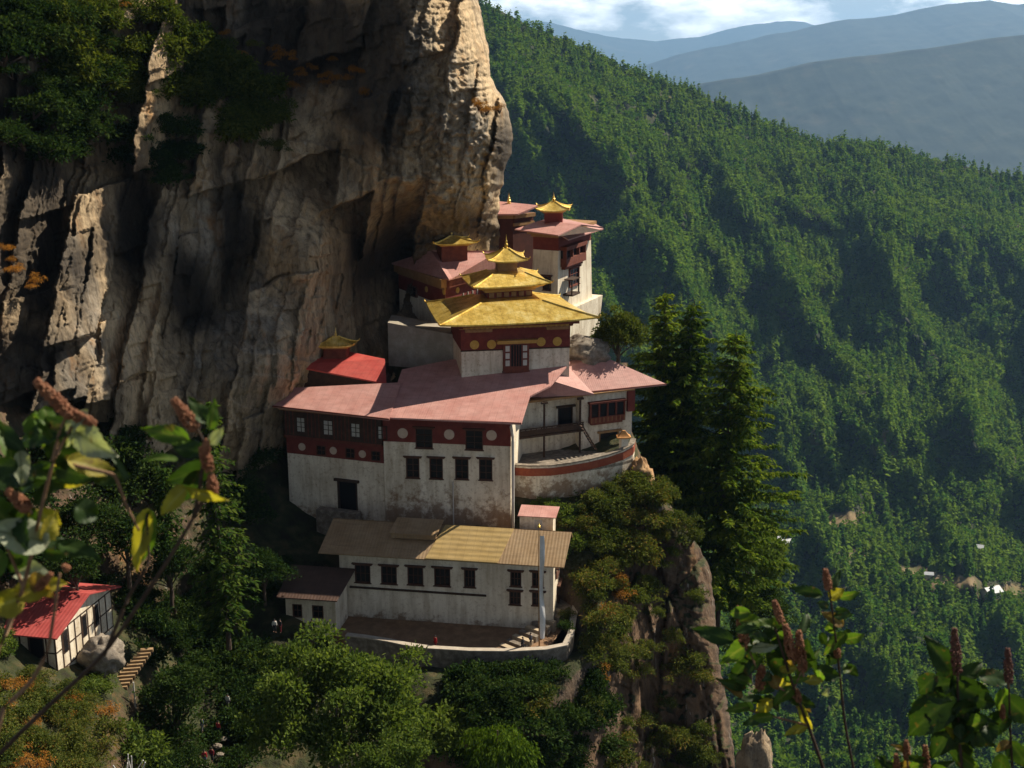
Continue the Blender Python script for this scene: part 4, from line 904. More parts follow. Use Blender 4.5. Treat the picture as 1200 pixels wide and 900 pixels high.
# small lower hut on the left of the guesthouse
hu, zu = fac_from(336, 735, 140.0, R(-9), 394)
HU = thing('lower_hut', 'small white hut with dark brown roof left of the guesthouse', 'hut', hu.pt(hu.len / 2, zu, -3))
zue = hu.hit(380, 703, .8)[1]; r3 = [hu.rect(343, 708, 354, 723.5), hu.rect(366, 709.5, 379, 724.5)]
mb = MB(); hu.panel(mb, 0, hu.len, zu - 1, zue - .1, r3); mb.prism([hu.pt(.01, 0, -.4)[:2], hu.pt(hu.len - .01, 0, -.4)[:2], hu.pt(hu.len - .01, 0, -5)[:2], hu.pt(.01, 0, -5)[:2]], zu - 1, zue - .1); mb.build('wall', M['white_gh'], HU)
for r in r3: window(hu, HU, r, (2, 2), lintel=False)
mb = MB(); mb.solid([np.array(hu.pt(-.8, zue, .9)), np.array(hu.pt(hu.len + .5, zue, .9)), np.array(hu.pt(hu.len + 1.2, zue + 1.8, -5)), np.array(hu.pt(-.8, zue + 1.8, -5))], [(0, 1, 2, 3)], .14); mb.build('roof', M['dark_roof'], HU)

# tiny shed
sh, zs = fac_from(609, 622, 147.5, R(-9), 648)
SH = thing('tiny_shed', 'tiny white shed with pink lean-to roof behind the guesthouse', 'shed', sh.pt(sh.len / 2, zs, -1.5))
zse = sh.hit(628, 605.5, .4)[1]; mb = MB(); mb.prism([sh.pt(0, 0, 0)[:2], sh.pt(sh.len, 0, 0)[:2], sh.pt(sh.len, 0, -2.6)[:2], sh.pt(0, 0, -2.6)[:2]], zs - 2, zse - .05); mb.build('wall', M['white'], SH)
mb = MB(); mb.solid([np.array(sh.pt(-.2, zse, .4)), np.array(sh.pt(sh.len + .4, zse, .4)), np.array(sh.pt(sh.len + .5, zse + .35, -2.8)), np.array(sh.pt(-.2, zse + .35, -2.8))], [(0, 1, 2, 3)], .1); mb.build('roof', M['pink_roof'], SH)
mb = MB(); sh.box(mb, sh.len * .45, sh.len * .68, zs - 1, zse - .6, -.02, .06); mb.build('door', M['pipe'], SH)

# terrace in front of the guesthouse, its curved retaining wall, steps, flag
tz = zh - .05
tp = [on(x, y, tz) for x, y in ((405, 750), (430, 753), (455, 757), (473, 761), (500, 765), (550, 768), (600, 768.5), (640, 766.5), (664, 762), (671, 752), (674, 738), (679, 716), (684, 697))]
mb = MB(); fl_ = [tuple(p[:2]) for p in tp] + [gh.pt(gh.len + 5, 0, -4)[:2], gh.pt(-3, 0, -4)[:2], tuple(on(385, 742, tz)[:2])]
mb.solid([np.array([p[0], p[1], tz]) for p in fl_], [tuple(range(len(fl_)))], 2.2); tag(mb.build('terrace_floor', M['earth']), 'bare earth terrace in front of the guesthouse', kind='structure')
tzt = np.array([tz + .55] * 8 + [tz + .6, tz + .9, tz + 1.4, tz + 2.1, tz + 2.5])
TW = thing('terrace_parapet', 'curved stone retaining wall edging the guesthouse terrace', 'wall', tuple(tp[6] - np.array([0, 0, 3])))
strip_wall(tp, tzt, tzt * 0 + tz - 2.6, -.55, .05).build('wall', M['stone'], TW)
strip_wall(tp, tzt + .14, tzt + .003, -.65, .15).build('coping', worn('pale_coping', (.4, .34, .27), (.5, .44, .36), 1.5), TW)
ST = thing('stone_steps', 'broad pale stone steps climbing to the right end of the guesthouse', 'steps', tuple(on(600, 758, tz)))
s0 = on(598, 760, tz); s1 = on(655, 716, tz + 1.6); nst = 9; lat = np.array([.55, .83, 0]) * 0 + np.array([1.0, .1, 0])
for i in range(nst):
    f = i / (nst - 1); p = s0 + (s1 - s0) * f; mb = MB(); dd = (s1 - s0)[:2]; dd /= np.linalg.norm(dd); an = math.atan2(dd[1], dd[0])
    mb.box((p[0], p[1], (tz + p[2]) / 2 + .06), (.34, 1.5 - .4 * f, max((p[2] - tz) / 2, .04) + .08), an); mb.build('step', M['stone'] if i % 2 else worn('pale_step', (.42, .33, .22), (.5, .4, .28), 1), ST)
mb = MB(); p = s1 + np.array([.8, 2.0, 0]); mb.box((p[0], p[1], (tz + p[2]) / 2), (1.6, 1.6, (p[2] - tz) / 2 + .08), R(-9)); mb.build('landing', M['stone'], ST)
fp = on(632, 757, tz); zft = at_y(627, 618, fp[1] + .1)[2]
FP = thing('prayer_flag', 'tall pole with long narrow white prayer flag on the terrace', 'flag', tuple(fp))
mb = MB(); mb.tube([fp, (fp[0] - .1, fp[1], (fp[2] + zft) / 2), (fp[0] - .12, fp[1] + .1, zft)], [.09, .07, .05]); mb.build('pole', M['ochre'], FP)
mb = MB(); finial(mb, (fp[0] - .12, fp[1] + .1, zft), .7, .13); mb.build('finial', M['gold'], FP)
V = []; n = 60; hh = zft - fp[2]
for i in range(n):
    f = i / (n - 1); z = fp[2] + 1.0 + (hh - 2.0) * f; wd = .62 * (1 - .25 * f) * (1 + .25 * math.sin(f * 9))
    for j in range(5): s = j / 4; V.append((fp[0] - .02 + s * wd, fp[1] - .25 * s * math.sin(f * 7 + s * 3) - .1 * math.sin(f * 23 + s * 4) * s, z))
mb = MB(); mb.add(V, [(i * 5 + j, i * 5 + j + 1, (i + 1) * 5 + j + 1, (i + 1) * 5 + j) for i in range(n - 1) for j in range(4)]); mb.build('cloth', M['cloth_white'], FP, smooth=True)

# --- red roofed cottage, lower left
ct, zct = fac_from(17, 786, 112.0, R(-11), 68)
CT_ = thing('red_roof_cottage', 'white half-timbered cottage with shadow-dappled red roof at lower left', 'cottage', ct.pt(ct.len / 2, zct, -4))
cdp = 11.0; cend = Fac(ct.P1, ct.P1 - ct.n * cdp); zce = ct.hit(45, 746, .9)[1]
mb = MB(); mb.prism([ct.P0, ct.P1, ct.P1 - ct.n * cdp, ct.P0 - ct.n * cdp], zct - 2.5, zce - .1); mb.build('wall', M['white'], CT_)
for f_, c, u_, nn in ((ct, 5, ct.len, 5), (cend, 0, cend.len, 9)):
    mb = MB()
    for i in range(nn + 1): u = u_ * i / nn; f_.box(mb, max(u - .08, 0), min(u + .08, u_), zct + .1, zce - .15, -.02, .05)
    for z in (zct + .1, (zct + zce) / 2, zce - .3): f_.box(mb, .09, u_ - .09, z, z + .13, -.02, .045)
    mb.build('timber_frame', M['timber'], CT_)
for f_, aa, bb in ((ct, .42, .75), (cend, .12, .2), (cend, .45, .53), (cend, .67, .75)):
    r = (f_.len * aa, f_.len * bb, (zct + zce) / 2 - .6, zce - .5); mb = MB(); f_.box(mb, r[0], r[1], r[2], r[3], -.02, .08); wd = mb.build('window', M['timber'], CT_)
    mb = MB(); f_.box(mb, r[0] + .1, r[1] - .1, r[2] + .1, r[3] - .1, .0, .1); mb.build('pane', M['glass'], wd)
zcr = zce + 1.9
Q = lambda u, off, z: np.array(ct.pt(u, z, off))
M['red_cot'] = roof_mat('cottage_red_roof', (.36, .055, .05), (.42, .09, .08), R(-11), .4)
mb = MB(); mb.solid([Q(-.9, 1.0, zce), Q(ct.len + .9, 1.0, zce), Q(ct.len + .9, -cdp / 2, zcr), Q(-.9, -cdp / 2, zcr), Q(ct.len + .9, -cdp - .8, zce), Q(-.9, -cdp - .8, zce)], [(0, 1, 2, 3), (3, 2, 4, 5)], .13); mb.build('roof', M['red_cot'], CT_)
mb = MB(); q0, q1, q2 = Q(ct.len + .0, -.1, zce - .1), Q(ct.len, -cdp + .1, zce - .1), Q(ct.len, -cdp / 2, zcr - .2); mb.add([q0, q1, q2] + [p - np.append(ct.u, 0) * .3 for p in (q0, q1, q2)], [(0, 1, 2), (5, 4, 3), (0, 3, 4, 1), (1, 4, 5, 2), (2, 5, 3, 0)]); mb.build('gable_wall', M['white'], CT_)

# far valley houses
def far_house(px, py, wpx, label, ang):
    Y = float(hill_Y(np.array([float(px)]), np.array([float(py)]))[0]) - 6; p = at_y(px, py, Y); s = wpx / F * Y / 2
    h = thing('valley_house', label, 'house', tuple(p), 'houses in the valley'); mb = MB(); mb.box((p[0], p[1], p[2] + s * .3), (s * .85, s * .6, s * .42), ang); mb.build('wall', M['white'], h)
    ca, sa = math.cos(ang), math.sin(ang)
    def q(x, y, z): return np.array([p[0] + x * ca - y * sa, p[1] + x * sa + y * ca, p[2] + z])
    mb = MB(); mb.solid([q(-s, -s * .75, s * .7), q(s, -s * .75, s * .7), q(s, 0, s * 1.15), q(-s, 0, s * 1.15), q(s, s * .75, s * .7), q(-s, s * .75, s * .7)], [(0, 1, 2, 3), (3, 2, 4, 5)], s * .05)
    mb.build('roof', M['pale_roof'], h)
M['pale_roof'] = worn('pale_metal_roof', (.5, .52, .54), (.62, .63, .64), .3, .5)
far_house(922, 640, 17, 'pale roofed house in the valley beside the tall conifers', .3); far_house(914, 633, 10, 'smallest pale house just above another valley house', .2)
far_house(1146, 645, 14, 'small white house at the forest edge on the right', -.3); far_house(1161, 699, 24, 'largest pale roofed valley house beside brown fields', .4)
far_house(1088, 676, 12, 'low pale house at the edge of the brown clearing', -.2)

# small stone and timber pieces around the lower path
bp = at_y(122, 772, 116); mb = MB()
def boulder(name, px, py, Y, sz, label, seed, mat=None):
    p = at_y(px, py, Y); n1_, n2_ = 22, 30; th = np.linspace(.02, math.pi - .02, n1_)[:, None]; ph = np.linspace(0, 2 * math.pi, n2_, endpoint=False)[None]
    x, y, z = np.sin(th) * np.cos(ph), np.sin(th) * np.sin(ph), np.cos(th) + 0 * ph
    r = 1 + .26 * fbm(x * 1.4 + seed, y * 1.4 + z * 1.5, 5, .6) + .07 * np.sign(pn(x * 2.6 + seed * 3, y * 2.4 + z * 2.3)); r = np.sign(r) * np.abs(r)
    V = np.stack([x * r * sz[0], y * r * sz[1], z * r * sz[2]], -1).reshape(-1, 3); i = np.arange(n1_ * n2_).reshape(n1_, n2_); j = np.roll(i, -1, 1)
    Qd = np.stack([i[:-1], i[1:], j[1:], j[:-1]], -1).reshape(-1, 4); me = np_mesh(name, V, Qd, mat or M['rock']); return tag(link(name, me, tuple(p)), label, 'boulder')
boulder('boulder', 121, 768, 115, (2.2, 2.0, 2.0), 'big grey boulder beside the red roofed cottage', 1.1, M['stone'])
boulder('boulder', 685, 412, 172, (3.6, 3.0, 2.2), 'pale boulder on the pink roof edge right of the golden temple', 4.1, M['stone'])
boulder('boulder', 886, 898, 139, (2.3, 2.4, 4.6), 'tan rock fin at the bottom below the flowering plants', 7.3)
boulder('boulder', 751, 562, 159.8, (1.7, 2.4, 3.0), 'orange lit rock at the end of the courtyard parapet', 2.6, worn('orange_rock', (.34, .19, .085), (.42, .28, .14), .5, bump=.8))
M['worn_step'] = worn('worn_timber_step', (.27, .17, .085), (.36, .25, .14), 3)
WS = thing('timber_stair', 'sunlit rough timber stair on the slope beside the round tree', 'stair', tuple(at_y(140, 812, 116)))
a0 = at_y(137, 806, 116); a1 = at_y(172, 762, 120)
for i in range(11): f = i / 10; p = a0 + (a1 - a0) * f; mb = MB(); mb.box((p[0], p[1], p[2]), (1.05 - .4 * f, .26, .16), R(10)); mb.build('step', M['worn_step'], WS)
mb = MB()
for s in (-1, 1): mb.tube([a0 + np.array([s * .9, 0, -.25]), a1 + np.array([s * .5, 0, -.25])], .1, 6)
mb.build('stringer', M['timber'], WS)
pb = at_y(161, 857, 115); UP = thing('utility_pole', 'thin grey utility pole by the round tree', 'pole', tuple(pb))
mb = MB(); mb.tube([pb, pb + np.array([0, 0, 5.6])], [.1, .08], 8); mb.build('mast', M['pipe'], UP)
mb = MB(); mb.tube([pb + np.array([-2.0, 0, .2]), pb + np.array([-.05, 0, 5.2])], .03, 5); mb.build('stay_wire', M['pipe'], UP)
tb = at_y(155, 855, 116); TRF = thing('path_shelter', 'low grey sheet roofed shelter at the foot of the pole', 'shelter', tuple(tb - np.array([0, 0, .6])))
mb = MB(); mb.solid([tb + np.array([-2, -1, -.1]), tb + np.array([2, -1, -.1]), tb + np.array([2, 1, .3]), tb + np.array([-2, 1, .3])], [(0, 1, 2, 3)], .08); mb.build('roof', M['pale_roof'], TRF)
for x in (-1.7, 1.7): mb = MB(); mb.tube([tb + np.array([x, -.8, -1.2]), tb + np.array([x, -.8, -.1])], .08, 6); mb.build('post', M['timber'], TRF)
BP = at_y(150, 900, 104.5); PB = thing('bamboo_bundle', 'leaning bundle of white poles and torn cloth at the path edge', 'poles', tuple(BP))
for i in range(7):
    mb = MB(); b0 = BP + np.array([rng.normal(0, .5), rng.normal(0, .3), -1.5]); mb.tube([b0, b0 + np.array([rng.normal(.3, .9), rng.normal(0, .3), rng.uniform(2.0, 3.2)])], .05, 6); mb.build('pole', M['cloth_white'], PB)
# ------------------------------------------------------------------ vegetation
def foliage(name, c_dark, c_mid, c_light, trans=.35, accent=None, acc_pos=.8, nscale=.35):
    m = MT(name); t = m.t; t.nodes.remove(m.b)
    at = m.n('ShaderNodeAttribute'); at.attribute_name = 'tint'; oi = m.n('ShaderNodeObjectInfo')
    f = m.noise(m.coords(), nscale, 4); a = m.n('ShaderNodeMath', operation='MULTIPLY_ADD'); m.l(f, a.inputs[0]); a.inputs[1].default_value = .5
    b = m.n('ShaderNodeMath', operation='MULTIPLY_ADD'); m.l(at.outputs['Fac'], b.inputs[0]); b.inputs[1].default_value = .5; m.l(a.outputs[0], b.inputs[2]); a.inputs[2].default_value = 0
    d = m.n('ShaderNodeMath', operation='MULTIPLY_ADD'); m.l(oi.outputs['Random'], d.inputs[0]); d.inputs[1].default_value = .24; m.l(b.outputs[0], d.inputs[2])
    stops = [(.25, c_dark), (.55, c_mid), (.85, c_light)]
    if accent: stops = [(.2, c_dark), (.42, c_mid), (acc_pos - .12, c_light), (acc_pos, accent)]
    c = m.ramp(d.outputs[0], stops)
    df = m.n('ShaderNodeBsdfDiffuse'); tr_ = m.n('ShaderNodeBsdfTranslucent'); mx = m.n('ShaderNodeMixShader'); m.l(c, df.inputs['Color'])
    m.l(m.mix(1, c, (1.25, 1.3, .6), 'MULTIPLY'), tr_.inputs['Color']); mx.inputs['Fac'].default_value = trans
    m.l(df.outputs[0], mx.inputs[1]); m.l(tr_.outputs[0], mx.inputs[2]); m.l(mx.outputs[0], m.o.inputs['Surface']); return m.m
M['f_forest'] = foliage('conifer_forest', (.018, .046, .012), (.05, .118, .017), (.125, .19, .024), .34, nscale=.012)
M['f_conifer'] = foliage('conifer_needles', (.012, .032, .009), (.06, .105, .015), (.16, .2, .025), .5)
M['f_pine'] = foliage('drooping_pine_needles', (.013, .032, .009), (.036, .07, .014), (.085, .118, .022), .4)
M['f_bright'] = foliage('bright_broadleaf', (.03, .055, .014), (.07, .108, .024), (.14, .18, .04), .4)
M['f_dark'] = foliage('dark_broadleaf', (.010, .024, .009), (.022, .045, .013), (.05, .075, .02), .3)
M['f_cliff'] = foliage('cliff_bush', (.017, .034, .009), (.05, .075, .014), (.115, .132, .024), .32)
M['f_shrub'] = foliage('dry_green_shrub', (.024, .042, .012), (.058, .082, .02), (.12, .128, .03), .32, accent=(.2, .13, .035), acc_pos=.95)
M['f_orange'] = foliage('rusty_shrub', (.1, .055, .015), (.28, .125, .03), (.42, .19, .04), .3)
M['f_cypress'] = foliage('weeping_cypress', (.02, .042, .008), (.052, .095, .012), (.11, .165, .02), .3)
M['bark'] = worn('bark', (.06, .042, .03), (.11, .08, .06), 1.5, bump=.6)
M['bark_grey'] = worn('grey_bark', (.12, .1, .08), (.2, .17, .14), 1.5, bump=.6)

def unit(v): return v / (np.linalg.norm(v, axis=-1, keepdims=True) + 1e-9)
def kites(P, D, Lg, W, r, up=None, droop=0.0):
    n = len(P); D = unit(D); rv = r.normal(size=(n, 3)) if up is None else up + r.normal(0, .35, (n, 3)); S = unit(np.cross(D, rv))
    Lg = np.broadcast_to(Lg, n)[:, None]; W = np.broadcast_to(W, n)[:, None]
    mid = P + D * Lg * .5; tip = P + D * Lg - np.array([0, 0, 1.]) * Lg * droop
    V = np.stack([P, mid - S * W / 2, tip, mid + S * W / 2], 1).reshape(-1, 3); return V, np.arange(n * 4).reshape(n, 4)
def join(parts):
    V = []; Q = []; k = 0
    for v, q in parts: V.append(v); Q.append(q + k); k += len(v)
    return np.concatenate(V), np.concatenate(Q)
def tint_for(nq, r): return np.repeat(r.random(nq), 4)

def crown_leaves(r, centres, radii, per, leaf, aspect=.55, flat=.75, droop=.1):
    """leaf sprays spread through a set of uneven clumps"""
    out = []
    for c, rad in zip(centres, radii):
        n = max(8, int(per * rad * rad)); d = unit(r.normal(size=(n, 3))); d[:, 2] = np.where(d[:, 2] < -.35, -d[:, 2], d[:, 2])
        rr = rad * (.45 + .6 * r.random(n)) * (1 + .25 * r.normal(size=n) * .6)
        P = c + d * rr[:, None] * np.array([1, 1, flat]); D = unit(d + r.normal(0, .7, (n, 3)) + np.array([0, 0, .15]))
        out.append(kites(P, D, leaf * (.6 + .8 * r.random(n)), leaf * aspect * (.7 + .6 * r.random(n)), r, droop=droop))
    return join(out)
def clumps(r, n, size, rad, hollow=.55):
    C = []; Rr = []
    while len(C) < n:
        d = unit(r.normal(size=3)); 
        if d[2] < -.5: continue
        k = hollow + (1 - hollow) * r.random(); C.append(d * np.array(size) * k * (1 + .18 * r.normal())); Rr.append(rad * (.6 + .7 * r.random()))
    return np.array(C), np.array(Rr)
def limbs(mb, r, base, targets, r0):
    for t in targets:
        b = np.array(base); m1 = b + (t - b) * .5 + r.normal(0, .08, 3) * np.linalg.norm(t - b) + np.array([0, 0, .1 * np.linalg.norm(t - b)]); mb.tube([b, m1, t], [r0, r0 * .6, r0 * .2], 6)

def broadleaf_proto(seed, size, nclump, rad, leaf, per, mat, trunk_h, r0, bark=None):
    r = np.random.default_rng(seed); C, Rr = clumps(r, nclump, size, rad); C = C + np.array([0, 0, trunk_h + size[2] * .75])
    V, Q = crown_leaves(r, C, Rr, per, leaf); crown = np_mesh('crown', V, Q, mat, tint_for(len(Q), r))
    mb = MB(); mb.tube([(0, 0, -1.5), (.1, 0, trunk_h * .6), (0, .1, trunk_h + size[2] * .6)], [r0 * 1.3, r0, r0 * .5], 10)
    limbs(mb, r, (0, .05, trunk_h * .8), C[::max(1, len(C) // 9)], r0 * .5)
    V2 = np.array(mb.v); me = bpy.data.meshes.new('trunk'); me.from_pydata(mb.v, [], mb.f); me.materials.append(bark or M['bark']); return ('tree', crown, me)
def shrub_proto(seed, size, nclump, rad, leaf, per, mat, grassy=0.0):
    r = np.random.default_rng(seed); C, Rr = clumps(r, nclump, size, rad, .3); C[:, 2] = np.abs(C[:, 2]) * .9 + .1
    V, Q = crown_leaves(r, C, Rr, per, leaf, .5 - .25 * grassy, .8, .15 + .5 * grassy); crown = np_mesh('foliage', V, Q, mat, tint_for(len(Q), r))
    mb = MB(); limbs(mb, r, (0, 0, -.6), C[::max(1, len(C) // 5)], .09)
    me = bpy.data.meshes.new('stem'); me.from_pydata(mb.v, [], mb.f); me.materials.append(M['bark']); return ('shrub', crown, me)
def conifer_proto(seed, h, Rm, mat, whorls, start, droop=.25, per=6, gap=0.0, tw=.85, tall_r=.34, lean=(0, 0), bark=None):
    """trunk and whorls of drooping boughs carrying needle sprays"""
    r = np.random.default_rng(seed); parts = []; mb = MB()
    def axis(f): return np.array([lean[0] * f + .25 * math.sin(f * 5 + seed), lean[1] * f + .2 * math.cos(f * 4 + seed), f * h])
    mb.tube([axis(-.05)] + [axis(f) for f in np.linspace(0, 1, 10)], [tall_r * 1.25] + [tall_r * (1 - .93 * f) for f in np.linspace(0, 1, 10)], 9)
    for i in range(whorls):
        f = start + (1 - start) * ((i + r.uniform(-.3, .3)) / whorls); f = min(max(f, start), .99); c = axis(f)
        rel = (f - start) / (1 - start); prof = (1 - rel) ** .68 * (.5 + .5 * min(1, rel / .3)) * r.uniform(.62, 1.12); nb = per if rel < .85 else max(3, per - 2); ph = r.uniform(0, 6.28)
        for b in range(nb):
            if r.random() < gap: continue
            g = ph + 6.283 * b / nb + r.normal(0, .25); Lb = Rm * prof * r.uniform(.55, 1.15) + .25; dr = np.array([math.cos(g), math.sin(g), 0]); sd_ = np.array([-dr[1], dr[0], 0])
            k = max(3, int(Lb / .42)); s = (np.arange(k) + .6) / k
            pts = c + dr * (s * Lb)[:, None] + np.array([0, 0, 1.]) * (Lb * (.16 * s - droop * 1.6 * s ** 2 + .55 * droop * s ** 3.2))[:, None]
            if Lb > 1.2: mb.tube([c, pts[k // 2], pts[-1]], [.05 + .02 * Lb / 3, .035, .012], 4)
            for sg in (-1, 1, 0):
                n = k; tl_ = tw * (.45 + .7 * (1 - .45 * s)) * r.uniform(.7, 1.25, n) * (.8 if sg else .65)
                D = dr * (.55 + .25 * (sg == 0)) + sd_ * sg * .85 + np.array([0, 0, -.25]) + r.normal(0, .22, (n, 3))
                parts.append(kites(pts + r.normal(0, .06, (n, 3)), D, tl_, tl_ * .42, r, up=np.array([0, 0, 1.]), droop=.18))
                if r.random() < .8: parts.append(kites(pts + r.normal(0, .12, (n, 3)), D + r.normal(0, .35, (n, 3)), tl_ * .8, tl_ * .3, r, droop=.3))
    V, Q = join(parts); crown = np_mesh('crown', V, Q, mat, tint_for(len(Q), r))
    me = bpy.data.meshes.new('trunk'); me.from_pydata(mb.v, [], mb.f); me.materials.append(bark or M['bark']); return ('tree', crown, me)
def plant(name, proto, label, cat, loc, rz=0.0, scl=1.0, group=None):
    t = thing(name, label, cat, loc, group); t.rotation_euler = (0, 0, rz); t.scale = scl if hasattr(scl, '__len__') else (scl,) * 3
    for nm, me in zip(('crown', 'trunk') if proto[0] == 'tree' else ('foliage', 'stem'), proto[1:]):
        o = bpy.data.objects.new(nm, me); col.objects.link(o); o.parent = t
    return t

# --- forest on the far mountain: the nearest 300 conifers are things, the rest one mass
def small_conifer(seed, blades):
    r = np.random.default_rng(seed); h = 1 - (1 - r.random(blades)) ** .62; h = .06 + .94 * h * .97; g = r.uniform(0, 6.283, blades); rad = (.25 * (1 - h) ** .62 + .012) * r.uniform(.65, 1.2, blades)
    P = np.stack([0 * h, 0 * h, h + .04], 1); D = np.stack([np.cos(g), np.sin(g), -.3 - .5 * r.random(blades)], 1)
    V, Q = kites(P, D, rad * 1.15, rad * .8 + .02, r, up=np.array([0, 0, 1.])); 
    return V, Q, np.repeat(r.random(blades), 4)
def round_tree(seed, blades):
    r = np.random.default_rng(seed); d = unit(r.normal(size=(blades, 3))); d[:, 2] = np.abs(d[:, 2]) * 1.2 - .35; P = d * np.array([.27, .27, .36]) * (.6 + .45 * r.random((blades, 1))) + np.array([0, 0, .42])
    V, Q = kites(P, unit(d + r.normal(0, .5, (blades, 3))), .17, .13, r); return V, Q, np.repeat(r.random(blades), 4)
def forest():
    r = np.random.default_rng(31); nr, nc = HP.shape[:2]
    A = np.linalg.norm(np.cross(HP[1:, :-1] - HP[:-1, :-1], HP[:-1, 1:] - HP[:-1, :-1]), axis=-1)
    px, py = proj(HP); inv = (px[:-1, :-1] > 500) & (px[:-1, :-1] < 1330) & (py[:-1, :-1] < 1000)
    # plan area counts; cells that face away are thinned
    w_ = np.where(inv, A, 0); 
    dist = HP[:-1, :-1, 1]; w_ = w_ * np.interp(dist, [500, 900, 1500, 2200], [1.25, 1.15, 1.0, .85])
    NT = 46000; pick = r.choice(w_.size, NT, p=(w_ / w_.sum()).ravel()); i, j = np.unravel_index(pick, w_.shape); a, b = r.random(NT)[:, None], r.random(NT)[:, None]
    P = HP[i, j] * (1 - a) * (1 - b) + HP[i + 1, j] * a * (1 - b) + HP[i, j + 1] * (1 - a) * b + HP[i + 1, j + 1] * a * b
    qx, qy = proj(P)
    clear = in_clearing(qx, qy) > .3                 # fields and clearings in the valley
    thin = fbm(P[:, 0] / 160., P[:, 1] / 160., 3) > .42
    P = P[~clear & ~(thin & (r.random(NT) < .7))]; NT = len(P)
    hgt = r.uniform(10, 23, NT) * r.choice([1, 1, 1, 1.25], NT) * np.interp(P[:, 1], [500, 900, 1600, 2200], [.78, .95, 1.1, 1.15]); rot = r.uniform(0, 6.283, NT); wid = r.uniform(.85, 1.35, NT)
    kind = (fbm(P[:, 0] / 120. + 3, P[:, 1] / 120., 3) + r.normal(0, .25, NT)) > .12
    qx, qy = proj(P); big = hgt / P[:, 1] * ((qx > 860) & (qx < 1205) & (qy < 915) & (qy > 640))
    near = np.argsort(-big)[:300]; isnear = np.zeros(NT, bool); isnear[near] = True
    protoA = [small_conifer(40 + k, 46) for k in range(6)]; protoB = [round_tree(60 + k, 40) for k in range(4)]; Vs = []; Qs = []; Ts = []; off = 0
    ids = r.integers(0, 6, NT)
    for k in range(10):
        V, Q, t = protoA[k] if k < 6 else protoB[k - 6]
        sel = np.where(~isnear & ((~kind & (ids == k)) if k < 6 else (kind & (ids % 4 == k - 6))))[0]
        if not len(sel): continue
        c, s = np.cos(rot[sel]), np.sin(rot[sel]); h = hgt[sel] * (1 if k < 6 else .8); wv = h * wid[sel]
        X = (V[None, :, 0] * c[:, None] - V[None, :, 1] * s[:, None]) * wv[:, None]; Y = (V[None, :, 0] * s[:, None] + V[None, :, 1] * c[:, None]) * wv[:, None]; Z = V[None, :, 2] * h[:, None]
        W_ = np.stack([X, Y, Z], -1) + (P[sel] - np.array([0, 0, .8]))[:, None]; n = len(sel); Vs.append(W_.reshape(-1, 3))
        Qs.append((Q[None] + (np.arange(n) * len(V))[:, None, None]).reshape(-1, 4) + off); off += n * len(V)
        Ts.append(np.clip(np.repeat(r.random(n), len(V)) * .75 + .3 * np.tile(t, n) , 0, 1))
    me = np_mesh('forest', np.concatenate(Vs), np.concatenate(Qs), M['f_forest'], np.concatenate(Ts)); tag(link('forest', me), 'dense conifer forest covering the mountain slope', kind='stuff')
    pm = []
    for k in range(5):
        V, Q, t = small_conifer(80 + k, 150); pm.append(np_mesh('valley_conifer', V, Q, M['f_forest'], t * .6 + .2))
    for k in range(2):
        V, Q, t = round_tree(90 + k, 130); pm.append(np_mesh('valley_broadleaf', V * .85, Q, M['f_forest'], t * .6 + .3))
    for i_ in near:
        k = ids[i_] % 5 if not kind[i_] else 5 + ids[i_] % 2; h = hgt[i_]
        o = link('valley_conifer' if k < 5 else 'valley_tree', pm[k], tuple(P[i_] - np.array([0, 0, .8])), None, rot[i_], (h * wid[i_], h * wid[i_], h))
        if k < 5: tag(o, 'pointed green conifer on the lower valley slope below the clearings', 'tree', 'conifers on the lower valley slope')
        else: tag(o, 'rounded green tree among the conifers of the lower valley slope', 'tree', 'round trees on the lower valley slope')
forest()

# --- trees and shrubs around the monastery
def gp(px, py, dz=0.0, dY=0.0):
    P = at_y(px, py, ground_y(px, py) + dY); P[2] += dz; return tuple(P)
def cp(px, py, dY=-.5): return tuple(at_y(px, py, float(CL(np.array([float(px)]), np.array([float(py)]))[0]) + dY))
def h_at(px, py0, py1, Y): return at_y(px, py1, Y)[2] - at_y(px, py0, Y)[2]

# three tall conifers on the right
for k, (bx, by, tx, ty, Y, Rm, seed, lab, st, wh) in enumerate((
        (769, 610, 782, 336, 196, 12.5, 201, 'dark slender conifer touching the tip of the pink roof', .1, 36),
        (790, 630, 815, 352, 193, 12.5, 202, 'middle tall conifer standing between two other tall conifers', .1, 36),
        (836, 800, 862, 386, 188, 18, 203, 'tallest broad conifer with sunlit right side and long dark trunk', .26, 46))):
    p = at_y(bx, by, Y); hh = h_at(tx, by, ty, Y); q = at_y(tx, ty, Y)
    pr = conifer_proto(seed, hh, Rm, M['f_conifer'], wh, st, .12, 6, .16, 1.5, .5, lean=(q[0] - p[0], 0)); plant('tall_conifer', pr, lab, 'tree', tuple(p))
# bush-like round tree above the roof
pr = broadleaf_proto(211, (3.6, 3.4, 3.6), 46, 1.15, .42, 150, M['f_shrub'], 1.0, .3); plant('round_tree', pr, 'dense rounded olive tree behind the pink roof, left of the conifers', 'tree', tuple(at_y(724, 425, 174)))
big = broadleaf_proto(212, (8.2, 6.5, 5.6), 95, 1.75, .46, 105, M['f_bright'], 1.5, .5)
plant('big_broadleaf_tree', big, 'large spreading sunlit tree below the guesthouse terrace', 'tree', tuple(at_y(392, 905, 113)), .6, (1.0, 1.0, 1.14))
bm = broadleaf_proto(213, (3.2, 3.0, 3.2), 34, 1.05, .34, 170, M['f_bright'], .6, .2)
plant('young_broadleaf_tree', bm, 'bright yellow-green young tree at the foot of the large spreading tree', 'tree', tuple(at_y(462, 932, 104)), 1.2, .95)
rd_ = broadleaf_proto(214, (3.7, 3.4, 4.2), 52, 1.15, .36, 130, M['f_dark'], .8, .28)
